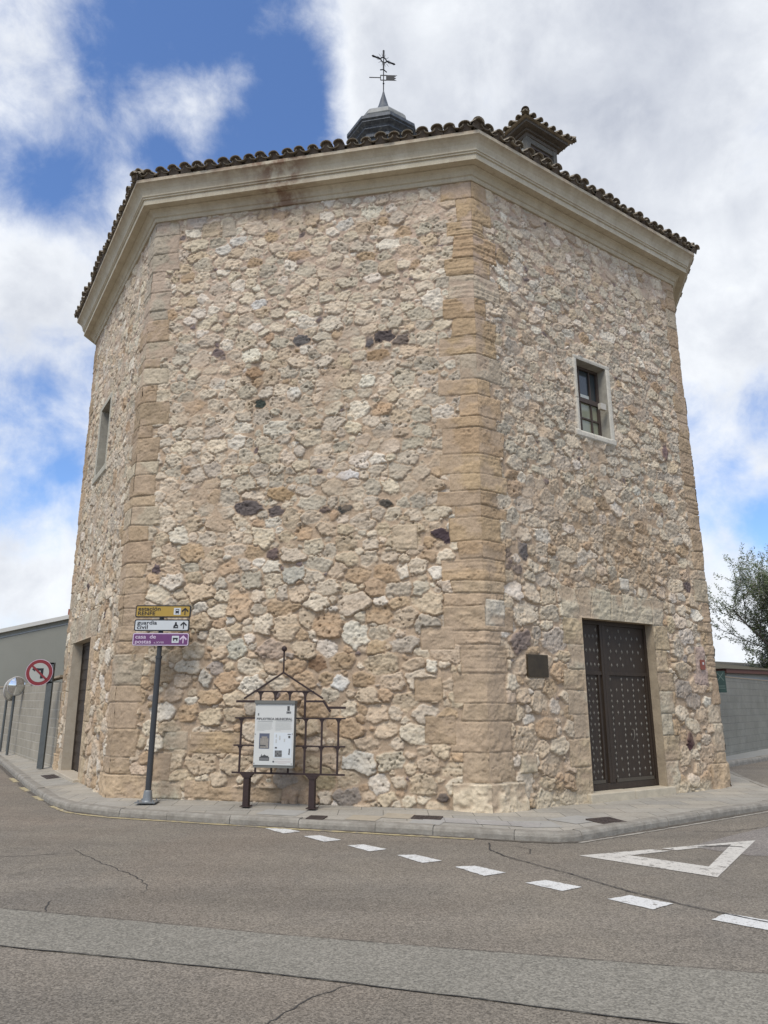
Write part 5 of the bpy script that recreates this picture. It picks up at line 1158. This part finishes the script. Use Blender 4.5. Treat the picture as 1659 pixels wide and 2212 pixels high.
mb = MB(); mb.prism([(12.2, 26.4), (22, 33), (18, 39), (8.2, 32.4)], (0, 0, 0), (1, 0, 0), (0, 1, 0), (0, 0, 1), 0, 2.62); mb.build('wall', M['white_wall'], hs)
mb = MB(); mb.prism([(12.0, 25.9), (22.5, 33), (22.4, 33.2), (11.9, 26.1)], (0, 0, 0), (1, 0, 0), (0, 1, 0), (0, 0, 1), 2.60, 2.74); mb.prism([(11.9, 26.1), (12.0, 25.9), (7.8, 32.3), (7.7, 32.2)], (0, 0, 0), (1, 0, 0), (0, 1, 0), (0, 0, 1), 2.60, 2.74); mb.build('fascia', M['fascia'], hs)
mb = MB(); r_ = [Vector((11.9, 25.8, 2.745)), Vector((22.6, 33, 2.745)), Vector((18.4, 39.4, 2.745)), Vector((7.7, 32.2, 2.745))]; rg = [Vector((11.6, 30.6, 3.35)), Vector((18.6, 35.2, 3.35))]; mb.add(r_ + rg, [(0, 1, 5, 4), (1, 2, 5), (2, 3, 4, 5), (3, 0, 4), (3, 2, 1, 0)]); mb.build('roof', M['far_tile'], hs)

def tree(name, label, base, h, seed, spread, nleaf, group=None, lean=(0, 0), blossom=.4, leafsize=.05, trunk_r=.13, mats=None):
    rs = random.Random(seed); t = thing(name, label, 'tree' if h > 3 else 'shrub', base, group); tb = MB(); tips = []
    def grow(p, d, L, r, lvl):
        pts = [p]; rad = [r]; q = p.copy(); dd = d.copy(); n = 4
        for k in range(n):
            dd = (dd + Vector((rs.uniform(-1, 1), rs.uniform(-1, 1), rs.uniform(-.3, .8))) * .16).normalized(); q = q + dd * L / n; pts.append(q.copy()); rad.append(r * (1 - .6 * (k + 1) / n))
            if lvl > 0 or k > 1:
                if lvl < 3:
                    m = 2 if lvl else 3
                    for _ in range(m):
                        ax_ = Vector((rs.uniform(-1, 1), rs.uniform(-1, 1), rs.uniform(-.1, .9))).normalized(); nd = (dd * .55 + ax_ * .75).normalized(); grow(q.copy(), nd, L * rs.uniform(.48, .72), rad[-1] * .62, lvl + 1)
            if lvl >= 2: tips.append((q.copy(), dd.copy(), L / n))
        tb.tube(pts, rad, 6 if lvl < 2 else 4, cap=False)
    b = Vector(base); grow(b, Vector((lean[0], lean[1], 1)).normalized(), h * .42, trunk_r, 0)
    tb.build('trunk', M['bark'], t)
    lv = MB(); 
    for _ in range(nleaf):
        p, d, l = rs.choice(tips); c = p - d * rs.uniform(0, l) + Vector((rs.gauss(0, 1), rs.gauss(0, 1), rs.gauss(0, 1))) * leafsize * 1.1
        x = Vector((rs.uniform(-1, 1), rs.uniform(-1, 1), rs.uniform(-1, 1))).normalized(); y = x.orthogonal().normalized(); s_ = leafsize * rs.uniform(.6, 1.3); bl = rs.random() < blossom
        if bl: s_ *= .75
        lv.add([c - x * s_, c - y * s_ * .5, c + x * s_, c + y * s_ * .5], [(0, 1, 2, 3)], 2 if bl else (0 if rs.random() < .6 else 1))
    lv.build('crown', mats or [M['leaf'], M['leaf2'], M['blossom']], t); return t
tree('blossom_tree', 'sparse spring tree with small green leaves and white blossom behind the right wall', (16.3, 28.8, 0), 9.6, 12, 3, 40000, lean=(-.12, 0), blossom=.34, leafsize=.050, trunk_r=.16)
tree('blossom_tree', 'smaller pale blossoming tree half hidden behind the sparse spring tree', (17.6, 30.5, 0), 6.2, 31, 3, 22000, lean=(-.25, 0), blossom=.4, leafsize=.055, trunk_r=.11)
tree('garden_shrub', 'yellow green shrub rising behind the right wall below the tree', (15.2, 27.6, .6), 2.6, 5, 1, 2600, blossom=0, leafsize=.06, trunk_r=.05, mats=[mat('shrub_leaf', (.20, .22, .06), .8), M['leaf2'], M['leaf']])
